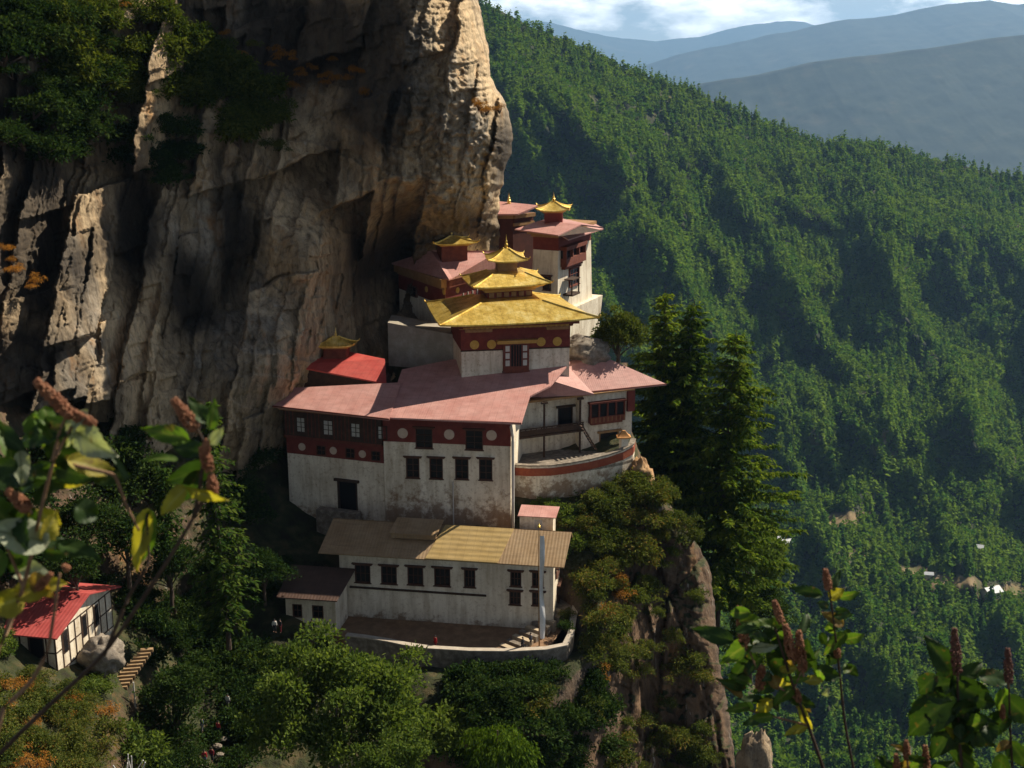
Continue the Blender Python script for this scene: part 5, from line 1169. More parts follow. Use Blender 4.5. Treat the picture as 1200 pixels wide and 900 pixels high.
plant('round_tree', rd_, 'dark rounded tree beside the timber stair at lower left', 'tree', tuple(at_y(206, 862, 116)), .3, (1.0, 1.0, 1.0))
# weeping cypress: hanging fronds
def weeping(seed, size, n, mat):
    r = np.random.default_rng(seed); parts = []
    d = unit(r.normal(size=(n, 3))); d[:, 2] = np.abs(d[:, 2]); lob = unit(r.normal(size=(9, 3))) * np.array([.62, .62, .35]); lob[:, 2] = np.abs(lob[:, 2]); T0 = (lob[r.integers(0, 9, n)] + d * (.32 + .16 * r.random((n, 1)))) * np.array(size); T0[:, 2] += size[2] * .3
    for s in range(9):
        P = T0 + d * np.array([.11, .11, 0]) * s + np.array([0, 0, -.22 * s + .0]) ; keep = r.random(n) < 1 - s * .05
        parts.append(kites(P[keep] + r.normal(0, .05, (keep.sum(), 3)), np.stack([d[keep, 0] * .6, d[keep, 1] * .6, -1 + 0 * d[keep, 0]], 1) + r.normal(0, .3, (keep.sum(), 3)), .42, .17, r))
    V, Q = join(parts); crown = np_mesh('crown', V, Q, mat, tint_for(len(Q), r)); mb = MB(); mb.tube([(0, 0, -3), (0, 0, size[2])], [.2, .08], 8)
    me = bpy.data.meshes.new('trunk'); me.from_pydata(mb.v, [], mb.f); me.materials.append(M['bark']); return ('tree', crown, me)
plant('weeping_cypress', weeping(215, (4.3, 3.0, 3.0), 900, M['f_cypress']), 'weeping bright green cypress with hanging fronds below the terrace wall', 'tree', tuple(at_y(583, 886, 116)))
# left side: thin dark cypress pines and the dim wood
lc = conifer_proto(221, 25, 4.6, M['f_pine'], 30, .06, .3, 5, .15, 1.0, .24)
p = at_y(265, 748, 128); plant('drooping_pine', lc, 'tall sparse drooping pine in front of the dim left wood', 'tree', tuple(p), 0, h_at(265, 748, 466, 128) / 25)
lc2 = conifer_proto(222, 19, 3.4, M['f_pine'], 24, .3, .3, 5, .2, .95, .2)
p = at_y(204, 722, 136); plant('drooping_pine', lc2, 'shorter twin-trunked pine rising behind the dark rounded tree', 'tree', tuple(p), 0, h_at(204, 722, 545, 136) / 19)
dk = [broadleaf_proto(230 + k, (3.4, 3.2, 3.2), 30, 1.3, .42, 85, M['f_dark'], 1.6, .22) for k in range(3)]
for k, (px, py, dy, s) in enumerate(((20, 620, 4, 1.1), (60, 590, 6, 1.2), (100, 640, 2, .95), (118, 600, 8, 1.3), (150, 665, 0, 1.0), (170, 610, 6, 1.25), (90, 690, -4, .85), (290, 620, 5, 1.05), (310, 690, 0, .8), (140, 560, 9, 1.2), (200, 690, 0, .9), (300, 560, 6, .95), (-20, 680, 0, 1.2), (40, 670, 0, .9), (255, 690, 3, .8))):
    plant('woodland_tree', dk[k % 3], 'dark broadleaf tree in the dim wood below the cliff at left', 'tree', gp(px, py, -1.0, dy - 4), k * 1.3, s, 'trees of the dim left wood')
sh_green = [shrub_proto(240 + k, (2.0, 1.8, 1.5), 15, .75, .34, 170, M['f_shrub'], .4) for k in range(4)]
sh_dark = [shrub_proto(250 + k, (2.0, 1.8, 1.7), 16, .8, .36, 140, M['f_dark']) for k in range(3)]
sh_orange = [shrub_proto(260 + k, (1.5, 1.3, .9), 9, .55, .28, 220, M['f_orange'], .7) for k in range(2)]
sh_bright = [shrub_proto(265 + k, (1.9, 1.8, 1.6), 15, .72, .32, 170, M['f_bright']) for k in range(2)]
def scatter(seed, protos, pts, jit, s0, s1, name, label, group, where, dz=-.4):
    r = np.random.default_rng(seed)
    for k, (px, py) in enumerate(pts):
        x, y = px + r.normal(0, jit), py + r.normal(0, jit); L_ = where(x, y); s = r.uniform(s0, s1)
        plant(name, protos[k % len(protos)], label, 'shrub', (L_[0], L_[1], L_[2] + dz * s), r.uniform(0, 6.28), (s, s, s * r.uniform(.8, 1.2)), group)
def inside(seed, poly, n):
    r = np.random.default_rng(seed); P = np.array(poly, float); out = []
    while len(out) < n:
        x, y = r.uniform(P[:, 0].min(), P[:, 0].max()), r.uniform(P[:, 1].min(), P[:, 1].max()); c = False; j = len(P) - 1
        for i in range(len(P)):
            if (P[i, 1] > y) != (P[j, 1] > y) and x < (P[j, 0] - P[i, 0]) * (y - P[i, 1]) / (P[j, 1] - P[i, 1]) + P[i, 0]: c = not c
            j = i
        if c: out.append((x, y))
    return out
cw = lambda x, y: cp(x, y, -1.5)
sh_cliff = [shrub_proto(280 + k, (2.0, 1.8, 1.6), 17, .78, .36, 160, M['f_cliff'], .2) for k in range(4)]
scatter(1, sh_cliff, inside(1, [(40, 10), (150, 0), (190, 15), (240, 45), (280, 70), (325, 110), (330, 160), (300, 175), (250, 130), (190, 110), (140, 120), (100, 110), (40, 60)], 105), 3, .8, 1.7, 'cliff_shrub', 'green bush hanging on the ledge high up the left cliff', 'bushes on the high cliff ledge', cw)
scatter(2, sh_dark, inside(2, [(0, 0), (120, 0), (130, 60), (90, 150), (60, 190), (0, 180)], 50) + inside(3, [(150, 130), (215, 150), (225, 195), (190, 210), (160, 190)], 18) + inside(4, [(60, 110), (140, 130), (110, 190), (70, 170)], 6), 3, .8, 1.6, 'cliff_shrub', 'dark bush clinging to the shaded face of the upper left cliff', 'dark bushes on the cliff face', cw)
scatter(3, sh_orange, [(310, 72), (325, 80), (340, 66), (352, 78), (365, 70), (380, 84), (395, 92), (412, 98), (425, 105), (438, 124), (300, 92), (290, 60), (275, 38), (345, 95), (155, 8), (370, 58), (332, 74), (348, 84), (360, 62), (388, 76), (403, 90), (418, 88), (315, 60), (430, 112), (376, 96), (338, 56)], 6, .45, .85, 'rusty_shrub', 'rust orange shrub on the dark cliff edge above the slabs', 'rusty shrubs on the cliff edge', cw)
scatter(4, sh_orange, [(562, 122), (572, 128), (585, 124), (566, 132)], 2, .5, .8, 'rusty_shrub', 'small orange shrub on the rock nose above the farthest temple', 'orange shrubs on the rock nose', lambda x, y: cp(x, y, -.8))
scatter(5, sh_orange, [(6, 292), (14, 305), (22, 318), (38, 335), (44, 326), (10, 318)], 2, .45, .8, 'rusty_shrub', 'orange leaved shrub on the dark cliff at the left edge', 'orange shrubs at the left edge', cw)
scatter(6, sh_green, [(322, 165), (333, 172), (310, 168), (255, 70), (296, 48)], 3, .5, .8, 'cliff_shrub', 'tufted plant at the top of a pale rock slab', 'plants topping the pale slab', cw)
gw = lambda x, y: gp(x, y, 0, -.8)
scatter(11, sh_green, inside(11, [(665, 590), (690, 575), (740, 555), (765, 560), (800, 610), (825, 650), (790, 650), (740, 660), (690, 640), (665, 620)], 34), 2, .7, 1.5, 'outcrop_shrub', 'dry green shrub on the rocky slope under the courtyard parapet', 'shrubs under the courtyard parapet', gw)
scatter(12, sh_green + sh_orange[:1], inside(12, [(672, 660), (720, 650), (735, 700), (738, 760), (700, 800), (690, 740), (686, 690)], 24), 2, .7, 1.3, 'outcrop_shrub', 'sunlit dry shrub on the slope right of the terrace steps', 'shrubs right of the terrace', gw)
scatter(13, sh_dark + sh_green[:1], inside(13, [(500, 785), (600, 785), (690, 785), (735, 800), (740, 900), (640, 900), (640, 830), (520, 815)], 34), 3, .7, 1.4, 'slope_shrub', 'dark leafy bush on the slope below the terrace wall', 'bushes below the terrace wall', gw)
scatter(21, sh_dark + [shrub_proto(290, (2.2, 2.0, 2.2), 20, .8, .36, 150, M['f_bright'])], inside(21, [(265, 745), (330, 770), (300, 900), (262, 900), (275, 820)], 14) + inside(22, [(480, 790), (560, 800), (660, 800), (660, 900), (500, 900)], 26) + inside(23, [(150, 870), (215, 880), (215, 905), (170, 905)], 5), 3, .8, 1.5, 'gully_shrub', 'leafy bush in the deep shade around the big sunlit tree', 'bushes around the big sunlit tree', gw)
scatter(24, sh_dark, inside(24, [(140, 690), (200, 690), (262, 700), (262, 785), (215, 800), (178, 770), (150, 735)], 24) + inside(25, [(-10, 600), (60, 610), (130, 660), (70, 690), (-10, 690)], 14), 3, .8, 1.4, 'gully_shrub', 'dark bush under the trees between the red roofed cottage and the drooping pine', 'dark bushes by the cottage', gw)
scatter(14, sh_green, inside(14, [(745, 850), (790, 830), (840, 870), (835, 905), (740, 905)], 14) + [(752, 770), (746, 785), (757, 755), (800, 790), (812, 780), (825, 792), (700, 620), (705, 660), (720, 690), (742, 700), (735, 735), (770, 720), (760, 680), (790, 745), (725, 780), (770, 690), (780, 830), (800, 860), (716, 830), (812, 700), (735, 650), (752, 660), (775, 665)], 3, .6, 1.2, 'outcrop_shrub', 'tufted shrub growing on the brown rock face at the bottom', 'shrubs on the brown rock face', gw)
scatter(15, sh_bright + sh_dark[:1], [(650, 600), (665, 612), (655, 630), (672, 636), (662, 650), (680, 600), (640, 590), (630, 592)], 2, .6, 1.0, 'leafy_bush', 'leafy green bush behind the tiny shed', 'bushes behind the tiny shed', gw)
scatter(16, sh_green + sh_orange[:1], inside(16, [(-20, 800), (30, 785), (75, 800), (120, 830), (128, 870), (110, 905), (-20, 905)], 72), 3, .55, 1.0, 'slope_shrub', 'olive and rusty shrub on the sunlit near slope at lower left', 'shrubs on the near left slope', gw)
scatter(17, sh_bright, [(108, 798), (118, 806), (100, 808), (5, 740), (-8, 760), (10, 765)], 2, .6, .95, 'leafy_bush', 'green bush beside the red roofed cottage', 'bushes beside the cottage', gw)
scatter(18, sh_dark, [(210, 870), (190, 880), (270, 800), (280, 830), (290, 860), (275, 890), (320, 770), (180, 700), (150, 700), (110, 690), (330, 660), (300, 700), (345, 770), (380, 765), (430, 790), (300, 790), (245, 862), (222, 880), (270, 850), (215, 895), (195, 860), (235, 905)], 4, .7, 1.3, 'slope_shrub', 'dark bush in the shaded gully below the wood', 'bushes in the shaded gully', gw)
for k, (px, py, Y, s) in enumerate(((885, 665, 200, 1.5), (868, 620, 203, 1.2), (900, 715, 196, 1.2), (880, 760, 192, 1.3), (868, 700, 190, 1.1), (820, 590, 200, 1.2), (895, 640, 207, 1.1), (800, 560, 205, 1.2))):
    plant('slope_tree', [big, bm, rd_][k % 3] if k % 3 else bm, 'bright leafy tree growing behind the tallest conifer', 'tree', tuple(at_y(px, py + 30, Y)), k * 1.1, s * (.5 if k % 3 == 0 and False else .9 if k % 3 else 1.1) * (.45 if False else 1), 'leafy trees behind the tallest conifer')
t4 = shrub_proto(271, (1.0, .9, .8), 10, .5, .28, 220, M['f_dark'])
plant('terrace_tree', t4, 'small dark tree on the terrace beside the stone steps', 'tree', tuple(on(664, 748, tz) + np.array([0, 0, 1.4])), 0, 1.1)
plant('terrace_tree', sh_green[1], 'small olive tree behind the landing at the top of the stone steps', 'tree', tuple(on(662, 722, tz + 1.5)), 0, .6)
# ------------------------------------------------------------------ foreground flowering plants
def leaf_mat(name, c, vein, trans):
    m = MT(name); t = m.t; t.nodes.remove(m.b); at = m.n('ShaderNodeAttribute'); at.attribute_name = 'tint'
    f = m.noise(m.coords(), 18, 5); blot = m.noise(m.coords(), 45, 3)
    cc = m.mix(m.ramp(f, [(.35, (.0,) * 3), (.7, (1,) * 3)]), c, tuple(min(1, x * 1.5) for x in c)); cc = m.mix(at.outputs['Fac'], cc, vein)
    cc = m.mix(m.ramp(blot, [(.62, (0, 0, 0)), (.7, (.6,) * 3)]), cc, (.14, .08, .03))
    d = m.n('ShaderNodeBsdfPrincipled'); d.inputs['Roughness'].default_value = .55; d.inputs['Specular IOR Level'].default_value = .3; tr_ = m.n('ShaderNodeBsdfTranslucent'); mx = m.n('ShaderNodeMixShader')
    m.l(cc, d.inputs['Base Color']); m.l(m.mix(1, cc, (1.7, 1.75, .55), 'MULTIPLY'), tr_.inputs['Color']); mx.inputs['Fac'].default_value = trans
    m.l(d.outputs[0], mx.inputs[1]); m.l(tr_.outputs[0], mx.inputs[2]); m.l(mx.outputs[0], m.o.inputs['Surface']); return m.m
LM = {'g': leaf_mat('green_leaf', (.06, .108, .016), (.15, .18, .05), .45), 'd': leaf_mat('dark_green_leaf', (.02, .042, .009), (.045, .075, .02), .28), 'y': leaf_mat('yellowing_leaf', (.26, .22, .03), (.34, .3, .1), .45),
      'p': leaf_mat('pale_leaf', (.27, .29, .2), (.13, .15, .08), .25), 'b': leaf_mat('brownish_leaf', (.16, .10, .03), (.25, .18, .07), .35)}
M['floret'] = worn('pink_floret', (.22, .085, .04), (.38, .18, .095), 60, .7, bump=.1)
M['floret_dark'] = worn('backlit_tone_floret', (.13, .055, .04), (.2, .09, .06), 60, .7, bump=.1)  # darker floret colour stands in for the backlit silhouette
M['stalk'] = worn('reddish_stalk', (.2, .11, .06), (.32, .2, .12), 20)
M['stalk_dark'] = worn('dark_stalk', (.055, .035, .025), (.1, .065, .045), 20)
def leaf(parent, bx, by, tx, ty, wpx, Y, kind, roll=0.0, dz=0.0, cup=.25, bend=.18, seed=0):
    r = np.random.default_rng(int(bx * 7 + ty * 13 + seed)); B = at_y(bx, by, Y); T_ = at_y(tx, ty, Y + dz); ax = T_ - B; Lg = np.linalg.norm(ax); ax /= Lg; W = wpx / F * Y
    vw = unit((B + T_) / 2); n0 = unit(np.cross(np.cross(ax, -vw), ax)) * -1; n0 = n0 if n0 @ vw < 0 else -n0; s0_ = np.cross(ax, n0); c, s = math.cos(roll), math.sin(roll)
    N_ = n0 * c + s0_ * s; S_ = np.cross(ax, N_); ph0 = r.uniform(0, 6); nu, nv = 17, 11; V = []; tn = []
    for i in range(nu):
        u = i / (nu - 1); hw = W * .5 * (math.sin(math.pi * min(1, u ** .72 * 1.0)) ** .85 if 0 < u < 1 else .0) * (1.05 - .25 * u)
        for j in range(nv):
            v = (j / (nv - 1) - .5) * 2; rip = .06 * math.sin((u - .3 * abs(v)) * 38) * abs(v) ** .6 * W + .11 * W * math.sin(u * 7 + ph0 + v * 1.5) * v
            p = B + ax * Lg * (u - .06 * (abs(v) ** 2) * (1 if u < .25 else .15)) + S_ * hw * v + N_ * (cup * hw * abs(v) ** 1.3 - bend * Lg * (u - .5) ** 2 * 1.6 + rip)
            V.append(p); tn.append(max(max(0, 1 - abs(v) * 9), .8 * max(0, 1 - abs(math.sin((u - .32 * abs(v)) * 19)) * 5) * (1 - abs(v))))
    V = np.array(V); o0 = np.array(parent['_o']); me = np_mesh('leaf', V - o0, grid_quads(nu, nv), LM[kind], tn, True); o = bpy.data.objects.new('leaf', me); col.objects.link(o); o.parent = parent; return o
_ico = None
def spike(parent, x0, y0, x1, y1, rpx, Y, dark=False, dz=0.0):
    r = np.random.default_rng(int(x0 * 3 + y1)); A, B = at_y(x0, y0, Y), at_y(x1, y1, Y + dz); ax = B - A; Lg = np.linalg.norm(ax); ax /= Lg; R0 = rpx / F * Y; a = unit(np.cross(ax, [0.3, .9, .1])); b = np.cross(ax, a)
    R0 *= .85; n = int(60 + 70 * min(2.2, Lg / R0 / 3)); V = []; Q = []; k = 0
    th = np.linspace(0, math.pi, 6)[:, None]; ph = np.linspace(0, 2 * math.pi, 8, endpoint=False)[None]; S = np.stack([np.sin(th) * np.cos(ph), np.sin(th) * np.sin(ph), np.cos(th) + 0 * ph], -1).reshape(-1, 3)
    i = np.arange(48).reshape(6, 8); j = np.roll(i, -1, 1); q = np.stack([i[:-1], i[1:], j[1:], j[:-1]], -1).reshape(-1, 4)
    for m_ in range(n):
        u = (m_ + r.random()) / n; g = m_ * 2.4 + r.normal(0, .3); pr = R0 * (.55 + .55 * math.sin(math.pi * (.12 + .8 * u)) ) * (1.05 - .45 * u) * r.uniform(.75, 1.15); f = R0 * r.uniform(.18, .32)
        c = A + ax * Lg * u + (a * math.cos(g) + b * math.sin(g)) * pr; V.append(S * f * np.array([1, 1, r.uniform(.9, 1.3)]) + c); Q.append(q + k); k += 48
    V.append(S * np.array([1, 1, 1]) * 0); V.pop()
    me = np_mesh('flower_spike', np.concatenate(V) - np.array(parent['_o']), np.concatenate(Q), M['floret_dark'] if dark else M['floret'], None, True); o = bpy.data.objects.new('flower_spike', me); col.objects.link(o); o.parent = parent
    mb = MB(); mb.tube([A - ax * Lg * .15, A, B], [R0 * .28, R0 * .25, R0 * .12], 6); mb.build('flower_stalk', M['stalk'], parent)
def stem(parent, pts, rpx, Y, dark=False, root=None):
    P = [at_y(x, y, Y if not isinstance(Y, (list, tuple)) else Y[i]) for i, (x, y) in enumerate(pts)]
    if root is not None: P = [np.array(root, float)] + P
    n = 24; P = np.array(P); t = np.linspace(0, len(P) - 1, n); Q = np.stack([np.interp(t, range(len(P)), P[:, k]) for k in range(3)], 1); Q[1:-1] = (Q[:-2] + 2 * Q[1:-1] + Q[2:]) / 4
    y0 = Y[0] if isinstance(Y, (list, tuple)) else Y; r0 = rpx / F * y0; mb = MB(); mb.tube(Q, np.linspace(r0 * 1.15, r0 * .6, n), 8); mb.build('stem', M['stalk_dark'] if dark else M['stalk'], parent, smooth=True)
def more_leaves(parent, seed, centre, spread, n, w0, w1, kinds, Y):
    r = np.random.default_rng(seed)
    for k in range(n):
        bx, by = centre[0] + r.normal(0, spread[0] * .45), centre[1] + r.normal(0, spread[1] * .5); g = r.uniform(-.5, 3.6); Ln = r.uniform(1.1, 1.7) * r.uniform(w0, w1) * 1.15
        leaf(parent, bx, by, bx + Ln * math.cos(g), by + Ln * .7 * math.sin(g), r.uniform(w0, w1), Y + r.uniform(-.06, .1), kinds[k % len(kinds)], r.uniform(-.5, .9), r.uniform(-.05, .08))
YL = 1.75
def ledge(x, y): return float(np.interp(y, [-6, -3, 0, 1, 1.7, 2.4, 3.0, 3.4], [-1.4, -1.55, -1.62, -1.72, -2.0, -2.9, -3.5, -5.0])) - .1
def fplant(label, x, y): return thing('flowering_plant', label, 'plant', (x, y, ledge(x, y)), 'flowering plants in the foreground')
p = fplant('blurred plant with broad pale leaves and pink flower spikes at the left edge', -.85, 1.6)
stem(p, [(-60, 900), (-5, 770), (28, 690), (45, 610), (62, 540), (84, 500)], 3.2, YL, root=p['_o']); stem(p, [(62, 540), (70, 505), (80, 482)], 2.2, YL); stem(p, [(28, 690), (12, 650), (-5, 610)], 2.2, YL)
stem(p, [(-10, 842), (35, 802), (56, 765), (64, 715), (70, 672)], 3.0, 1.7, root=p['_o']); stem(p, [(84, 545), (135, 556), (147, 590), (163, 622)], 2.4, YL)
for q in ((88, 506, 136, 536, 40, 'p', .3, -.03), (82, 538, 142, 558, 30, 'y', -.5, .03), (80, 500, 12, 520, 38, 'd', .5, .05), (97, 482, 74, 524, 24, 'p', .9, 0), (18, 545, -4, 484, 28, 'g', .5, .05), (24, 530, 26, 572, 24, 'p', -.4, 0), (54, 634, -22, 618, 48, 'p', .25, -.04), (50, 632, 68, 598, 30, 'y', .7, .02),
          (18, 694, 80, 682, 36, 'y', -.35, .02), (0, 650, -30, 690, 40, 'g', .3, .0), (44, 592, 60, 556, 24, 'd', .6, .02), (30, 640, 10, 672, 30, 'd', .2, .03), (26, 700, -20, 716, 40, 'y', -.3, -.02), (60, 520, 92, 548, 34, 'd', .1, .06), (36, 560, 0, 548, 36, 'd', .2, .08), (10, 610, -30, 580, 40, 'g', .5, .05), (62, 512, 40, 478, 24, 'g', .3, .06), (150, 560, 128, 530, 10, 'd', .5, .0), (40, 675, 62, 704, 26, 'b', .6, .02), (30, 600, 5, 640, 40, 'd', -.3, .1)):
    leaf(p, *q[:5], YL, *q[5:])
for q in ((84, 488, 42, 446, 9), (82, 484, 112, 497, 7.5), (34, 598, 8, 574, 9), (80, 668, 74, 662, 5), (44, 690, 60, 672, 6)): spike(p, *q, YL)
more_leaves(p, 8, (45, 560), (70, 90), 22, 20, 36, 'dddgpyd', YL + .03)
p = fplant('blurred plant sprig with dark branch and three pink flower heads, left of the cliff foot', -.55, 1.72)
stem(p, [(-40, 925), (20, 862), (70, 815), (122, 768), (165, 705), (200, 652), (228, 605), (246, 570)], 3.1, 1.8, True, root=p['_o']); stem(p, [(228, 605), (236, 560), (240, 520), (230, 500)], 2.4, 1.8, True); stem(p, [(122, 768), (150, 700), (175, 660), (172, 602)], 2.4, 1.8, True)
for q in ((218, 514, 164, 501, 26, 'g', .2, .02), (206, 536, 164, 538, 13, 'g', .8, 0), (250, 545, 192, 566, 30, 'd', -.2, .04), (247, 503, 252, 466, 17, 'g', .6, 0), (242, 494, 220, 464, 22, 'd', .2, .03), (216, 572, 188, 604, 26, 'y', .5, 0), (220, 574, 267, 588, 20, 'y', .8, -.02), (172, 600, 158, 672, 28, 'y', .55, 0), (236, 530, 200, 520, 26, 'd', .3, .04), (232, 555, 212, 590, 24, 'd', .2, .05), (246, 520, 262, 500, 16, 'p', .3, 0), (178, 604, 165, 668, 20, 'g', -.5, .02)):
    leaf(p, *q[:5], 1.8, *q[5:])
for q in ((229, 503, 203, 468, 8.5), (247, 552, 236, 524, 7.5), (250, 578, 247, 556, 7.5), (240, 535, 243, 515, 6)): spike(p, *q, 1.8)
YR = 3.0
p = fplant('bushy plant with upright pink flower spikes and curled leaves by the brown rock', .72, 2.9)
stem(p, [(985, 960), (948, 852), (928, 800), (908, 735)], 2.4, YR, True, root=p['_o']); stem(p, [(935, 820), (890, 790), (872, 750)], 1.6, YR); stem(p, [(930, 808), (940, 785)], 1.5, YR); stem(p, [(946, 850), (900, 838), (870, 830)], 1.5, YR)
for q in ((857, 750, 810, 736, 24, 'd', .2, .05), (880, 752, 843, 778, 26, 'g', .3, .05), (878, 760, 914, 757, 16, 'p', .5, 0), (900, 752, 862, 742, 22, 'd', .3, .1), (920, 797, 951, 795, 11, 'g', .4, .0), (880, 800, 850, 790, 14, 'g', .4, 0), (878, 828, 849, 833, 14, 'g', .2, .0), (895, 820, 862, 818, 12, 'd', .5, 0), (945, 752, 956, 792, 17, 'd', .6, .03), (915, 785, 938, 782, 12, 'y', .3, 0), (938, 828, 952, 858, 14, 'y', .5, 0), (925, 770, 900, 742, 20, 'd', .3, .08), (940, 740, 948, 716, 14, 'd', .4, .05), (912, 800, 880, 812, 18, 'd', .1, .05),
          (925, 815, 958, 830, 18, 'd', .2, .04), (945, 850, 918, 862, 14, 'y', .4, 0), (900, 838, 868, 850, 16, 'd', .4, .04), (928, 806, 905, 828, 18, 'g', .3, -.03), (890, 770, 868, 798, 16, 'd', .5, .02), (908, 735, 886, 724, 14, 'g', .5, 0), (965, 815, 972, 806, 10, 'p', .6, 0), (880, 770, 850, 806, 20, 'd', .1, .1), (905, 770, 930, 800, 26, 'd', .2, .12), (935, 790, 962, 760, 16, 'g', .4, .06), (870, 815, 845, 800, 12, 'b', .4, .02)):
    leaf(p, *q[:5], YR, *q[5:])
for q in ((873, 756, 866, 711, 7), (916, 730, 907, 704, 5.5), (929, 772, 920, 732, 7), (941, 786, 936, 740, 7), (890, 806, 893, 780, 7), (936, 822, 934, 808, 4.5)): spike(p, *q, YR)
more_leaves(p, 5, (905, 775), (70, 70), 30, 12, 22, 'ddgdgbdy', YR)
p = fplant('tall thin plant with single flower spike rising over the green valley slope', .95, 3.05)
stem(p, [(1012, 960), (990, 850), (982, 770), (972, 690)], 1.9, 3.1, True, root=p['_o'])
for q in ((962, 697, 925, 688, 16, 'd', .2, .04), (972, 700, 990, 690, 17, 'y', .1, 0), (984, 700, 1010, 694, 13, 'g', .4, 0), (988, 732, 962, 716, 17, 'b', .3, .02), (990, 742, 964, 768, 18, 'g', .3, 0), (990, 750, 1015, 744, 16, 'g', .3, 0), (975, 690, 985, 668, 13, 'd', .6, .03), (980, 715, 1000, 722, 14, 'd', .2, .04), (980, 770, 972, 742, 18, 'd', .2, .06), (984, 765, 966, 780, 16, 'd', .2, .03), (970, 712, 958, 705, 12, 'd', .2, .05)): leaf(p, *q[:5], 3.1, *q[5:])
for q in ((971, 690, 967, 667, 5.5), (982, 770, 979, 755, 4.5)): spike(p, *q, 3.1)
more_leaves(p, 6, (982, 735), (24, 50), 9, 10, 16, 'ddg', 3.1)
p = fplant('large dark silhouetted plant with broad drooping leaves at the lower right', 1.3, 2.85)
stem(p, [(1135, 960), (1124, 870), (1122, 800), (1121, 760)], 2.2, 2.9, True, root=p['_o']); stem(p, [(1190, 960), (1184, 860), (1182, 796)], 1.9, 2.9, True, root=p['_o'])
for q in ((1118, 792, 1084, 744, 32, 'd', .1, .04), (1126, 796, 1152, 776, 24, 'd', .3, .04), (1116, 815, 1060, 864, 52, 'd', .2, .06), (1120, 800, 1168, 830, 40, 'd', .2, .03), (1118, 800, 1080, 806, 36, 'd', .3, .1), (1124, 840, 1170, 880, 40, 'd', .1, .06), (1122, 840, 1090, 890, 40, 'd', .2, .03), (1182, 820, 1215, 850, 34, 'd', .3, 0), (1182, 840, 1150, 862, 30, 'd', .3, .04), (1184, 870, 1210, 905, 30, 'd', .3, 0), (1130, 870, 1105, 850, 14, 'y', .3, 0), (1125, 885, 1150, 905, 18, 'g', .3, 0), (1184, 870, 1166, 880, 14, 'b', .3, 0), (1124, 860, 1128, 905, 34, 'd', .1, .1)): leaf(p, *q[:5], 2.9, *q[5:])  # nearly all dark leaves, painting in the plant's backlit silhouette
for q in ((1122, 790, 1118, 736, 7), (1182, 800, 1181, 760, 6)): spike(p, *q, 2.9, True)
spike(p, 1175, 842, 1175, 826, 4, 2.9)
more_leaves(p, 7, (1140, 850), (60, 55), 18, 16, 28, 'dddddgd', 2.9)
p = fplant('low plant with three short flower spikes along the bottom edge', 1.02, 2.95)
stem(p, [(1065, 960), (1064, 900), (1063, 885)], 1.7, 3.0, root=p['_o']); stem(p, [(1065, 960), (1085, 910)], 1.5, 3.0); stem(p, [(1065, 960), (1052, 912)], 1.5, 3.0)
for q in ((1052, 908, 1026, 884, 16, 'd', .3, .03), (1068, 900, 1094, 884, 14, 'g', .4, 0), (1088, 905, 1120, 892, 16, 'd', .2, .03), (1064, 905, 1040, 915, 14, 'g', .3, 0), (1060, 880, 1044, 872, 8, 'b', .3, 0), (1095, 900, 1118, 912, 18, 'g', .3, 0)): leaf(p, *q[:5], 3.0, *q[5:])
for q in ((1052, 912, 1050, 884, 5), (1063, 890, 1062, 868, 5), (1086, 908, 1084, 874, 5.5)): spike(p, *q, 3.0)

more_leaves(p, 9, (1072, 893), (50, 14), 9, 10, 18, 'ddgb', 3.0)
# ------------------------------------------------------------------ people, a few pixels tall
def skin_obj(name, J, E, Rr, mat, parent):
    me = bpy.data.meshes.new(name); me.from_pydata([tuple(j) for j in J], E, []); me.update(); o = bpy.data.objects.new(name, me); col.objects.link(o); o.parent = parent
    md = o.modifiers.new('skin', 'SKIN'); md.use_smooth_shade = True
    for i, rr in enumerate(Rr): me.skin_vertices[0].data[i].radius = (rr, rr) if not hasattr(rr, '__len__') else rr
    me.skin_vertices[0].data[0].use_root = True; s = o.modifiers.new('sub', 'SUBSURF'); s.levels = 1; s.render_levels = 1; me.materials.append(mat); return o
M['skin'] = MT('skin').base((.32, .18, .12), .6); M['hair'] = MT('black_hair').base((.012, .01, .009), .5)
CLO = {k: worn('cloth_' + k, c, tuple(min(1, x * 1.3) for x in c), 8) for k, c in {'red': (.34, .02, .025), 'dark': (.02, .02, .026), 'white': (.62, .6, .56), 'maroon': (.16, .015, .02), 'grey': (.16, .16, .18), 'blue': (.03, .05, .12)}.items()}
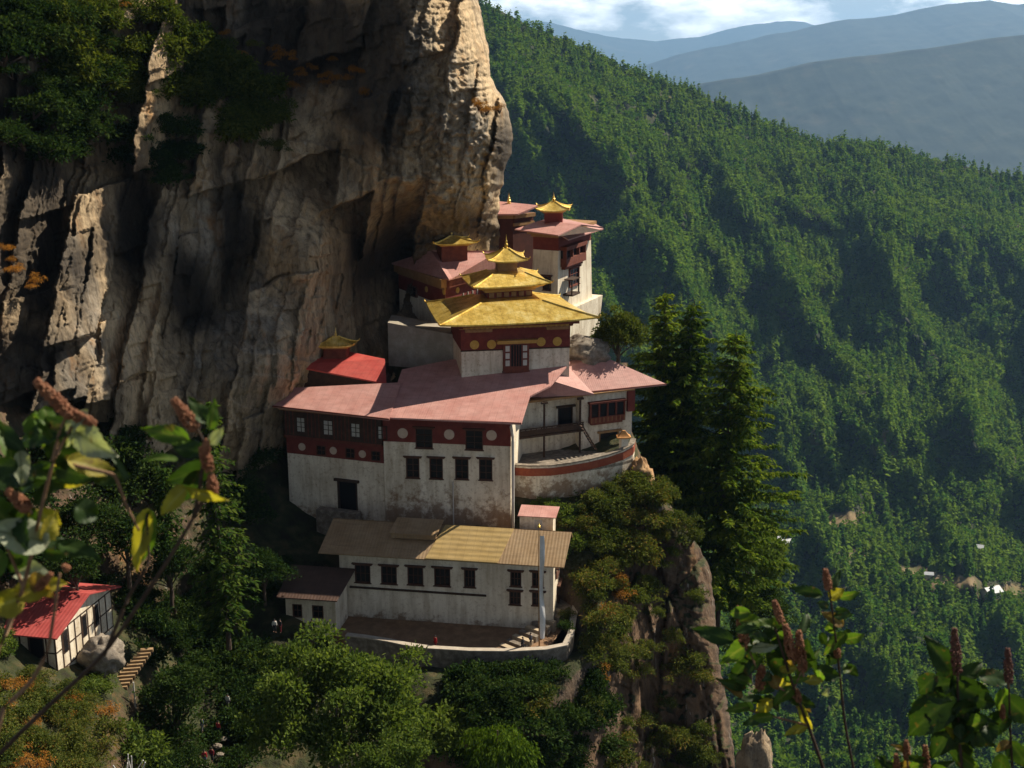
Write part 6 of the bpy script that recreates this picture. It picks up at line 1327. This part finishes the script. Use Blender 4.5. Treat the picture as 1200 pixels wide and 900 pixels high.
def person(P, face, top, bottom, label, lean=.05, stride=.18):
    t = thing('person', label, 'person', tuple(P)); t.rotation_euler = (0, 0, face); s = stride; l = lean
    J = [(0, 0, .95), (0, -l * .4, 1.15), (0, -l, 1.4), (0, -l, 1.5), (0, -l * 1.3, 1.64), (.18, -l, 1.42), (.24, -.02 - l, 1.14), (.23, -.16 - l, .92), (-.18, -l, 1.42), (-.25, .02, 1.14), (-.24, -.08, .9), (.1, 0, .9), (.11, -s * .5 - .02, .5), (.11, -s * .4, .07), (.11, -s * .4 - .16, .04), (-.1, 0, .9), (-.11, s * .4, .5), (-.11, s, .08), (-.11, s - .16, .04), (0, -l * 1.3 - .1, 1.63), (.24, -.22 - l, .85), (-.25, -.14, .83)]
    E = [(0, 1), (1, 2), (2, 3), (3, 4), (2, 5), (5, 6), (6, 7), (2, 8), (8, 9), (9, 10), (0, 11), (11, 12), (12, 13), (13, 14), (0, 15), (15, 16), (16, 17), (17, 18), (4, 19), (7, 20), (10, 21)]
    Rr = [(.14, .1), (.13, .09), (.15, .1), .055, .095, .06, .045, .035, .06, .045, .035, .085, .06, .045, .04, .085, .06, .045, .04, .02, .03, .03]
    skin_obj('body', J, E, Rr, M['skin'], t)
    a = [J[i] for i in (0, 1, 2, 5, 6, 7, 8, 9, 10)]; a[0] = (0, 0, .86); skin_obj('jacket', a, [(0, 1), (1, 2), (2, 3), (3, 4), (4, 5), (2, 6), (6, 7), (7, 8)], [(.2, .15), (.18, .13), (.19, .14), .085, .07, .055, .085, .07, .055], CLO[top], t)
    a = [J[i] for i in (0, 11, 12, 13, 15, 16, 17)]; skin_obj('trousers', a, [(0, 1), (1, 2), (2, 3), (0, 4), (4, 5), (5, 6)], [(.16, .12), .11, .085, .065, .11, .085, .065], CLO[bottom], t)
    mb = MB(); mb.lathe((0, .015 - l * 1.3, 1.62), [(.10, 0), (.118, .04), (.11, .09), (.075, .13), (.02, .145)], 10); V = mb.v
    me = bpy.data.meshes.new('hair'); me.from_pydata(V, [], mb.f); me.materials.append(M['hair']); o = bpy.data.objects.new('hair', me); col.objects.link(o); o.parent = t
def tfl(px, py): return on(px, py, tz)
person(tfl(510, 760.5), 2.4, 'red', 'maroon', 'person in red standing at the terrace parapet')
person(tfl(612, 762), 1.2, 'dark', 'dark', 'person in dark clothes near the foot of the stone steps')
person(tfl(622, 757), -1.0, 'grey', 'dark', 'person in grey top next to the prayer flag pole', .02, .08)
person(gp(322, 741, 0, -1.6), .4, 'white', 'dark', 'person in white top beside the lower hut')
person(gp(329, 741, 0, -1.6), -.6, 'dark', 'maroon', 'person in dark top and maroon trousers beside the lower hut')
person(gp(366, 742, .1, -2.0), .2, 'dark', 'dark', 'person all in dark clothes in front of the lower hut window', .0, .05)
for px, py, f, a, b, lab in ((256, 862, 2.8, 'red', 'dark', 'walker in red jacket highest on the shaded path'), (240, 896, .3, 'red', 'blue', 'walker in red jacket and blue trousers low on the path'), (249, 893, -.2, 'maroon', 'dark', 'walker in maroon jacket low on the path'), (237, 858, 2.6, 'blue', 'grey', 'walker in blue jacket on the path'), (267, 830, 3.0, 'white', 'grey', 'walker in white top far up the shaded path')):
    q = np.array(gp(px, py, .0, -1.0)); person(q, f, a, b, lab.replace('walker', 'person'))
for k, (px, py, s) in enumerate(((261, 866, .5), (255, 874, .5), (231, 897, .6), (240, 903, .7), (264, 852, .4), (258, 884, .45))):
    q = at_y(px, py, ground_y(px, py) - 1.1); boulder('path_stone', px, py, ground_y(px, py) - 1.1, (s, s * .8, s * .45), 'pale edging stone along the shaded lower path', 3.3 + k, M['stone']); 
for o in bpy.data.objects:
    if o.name.startswith('path_stone'): o['category'] = 'stone'; o['group'] = 'stones along the lower path'
for o in bpy.data.objects:
    if '_o' in o: del o['_o']
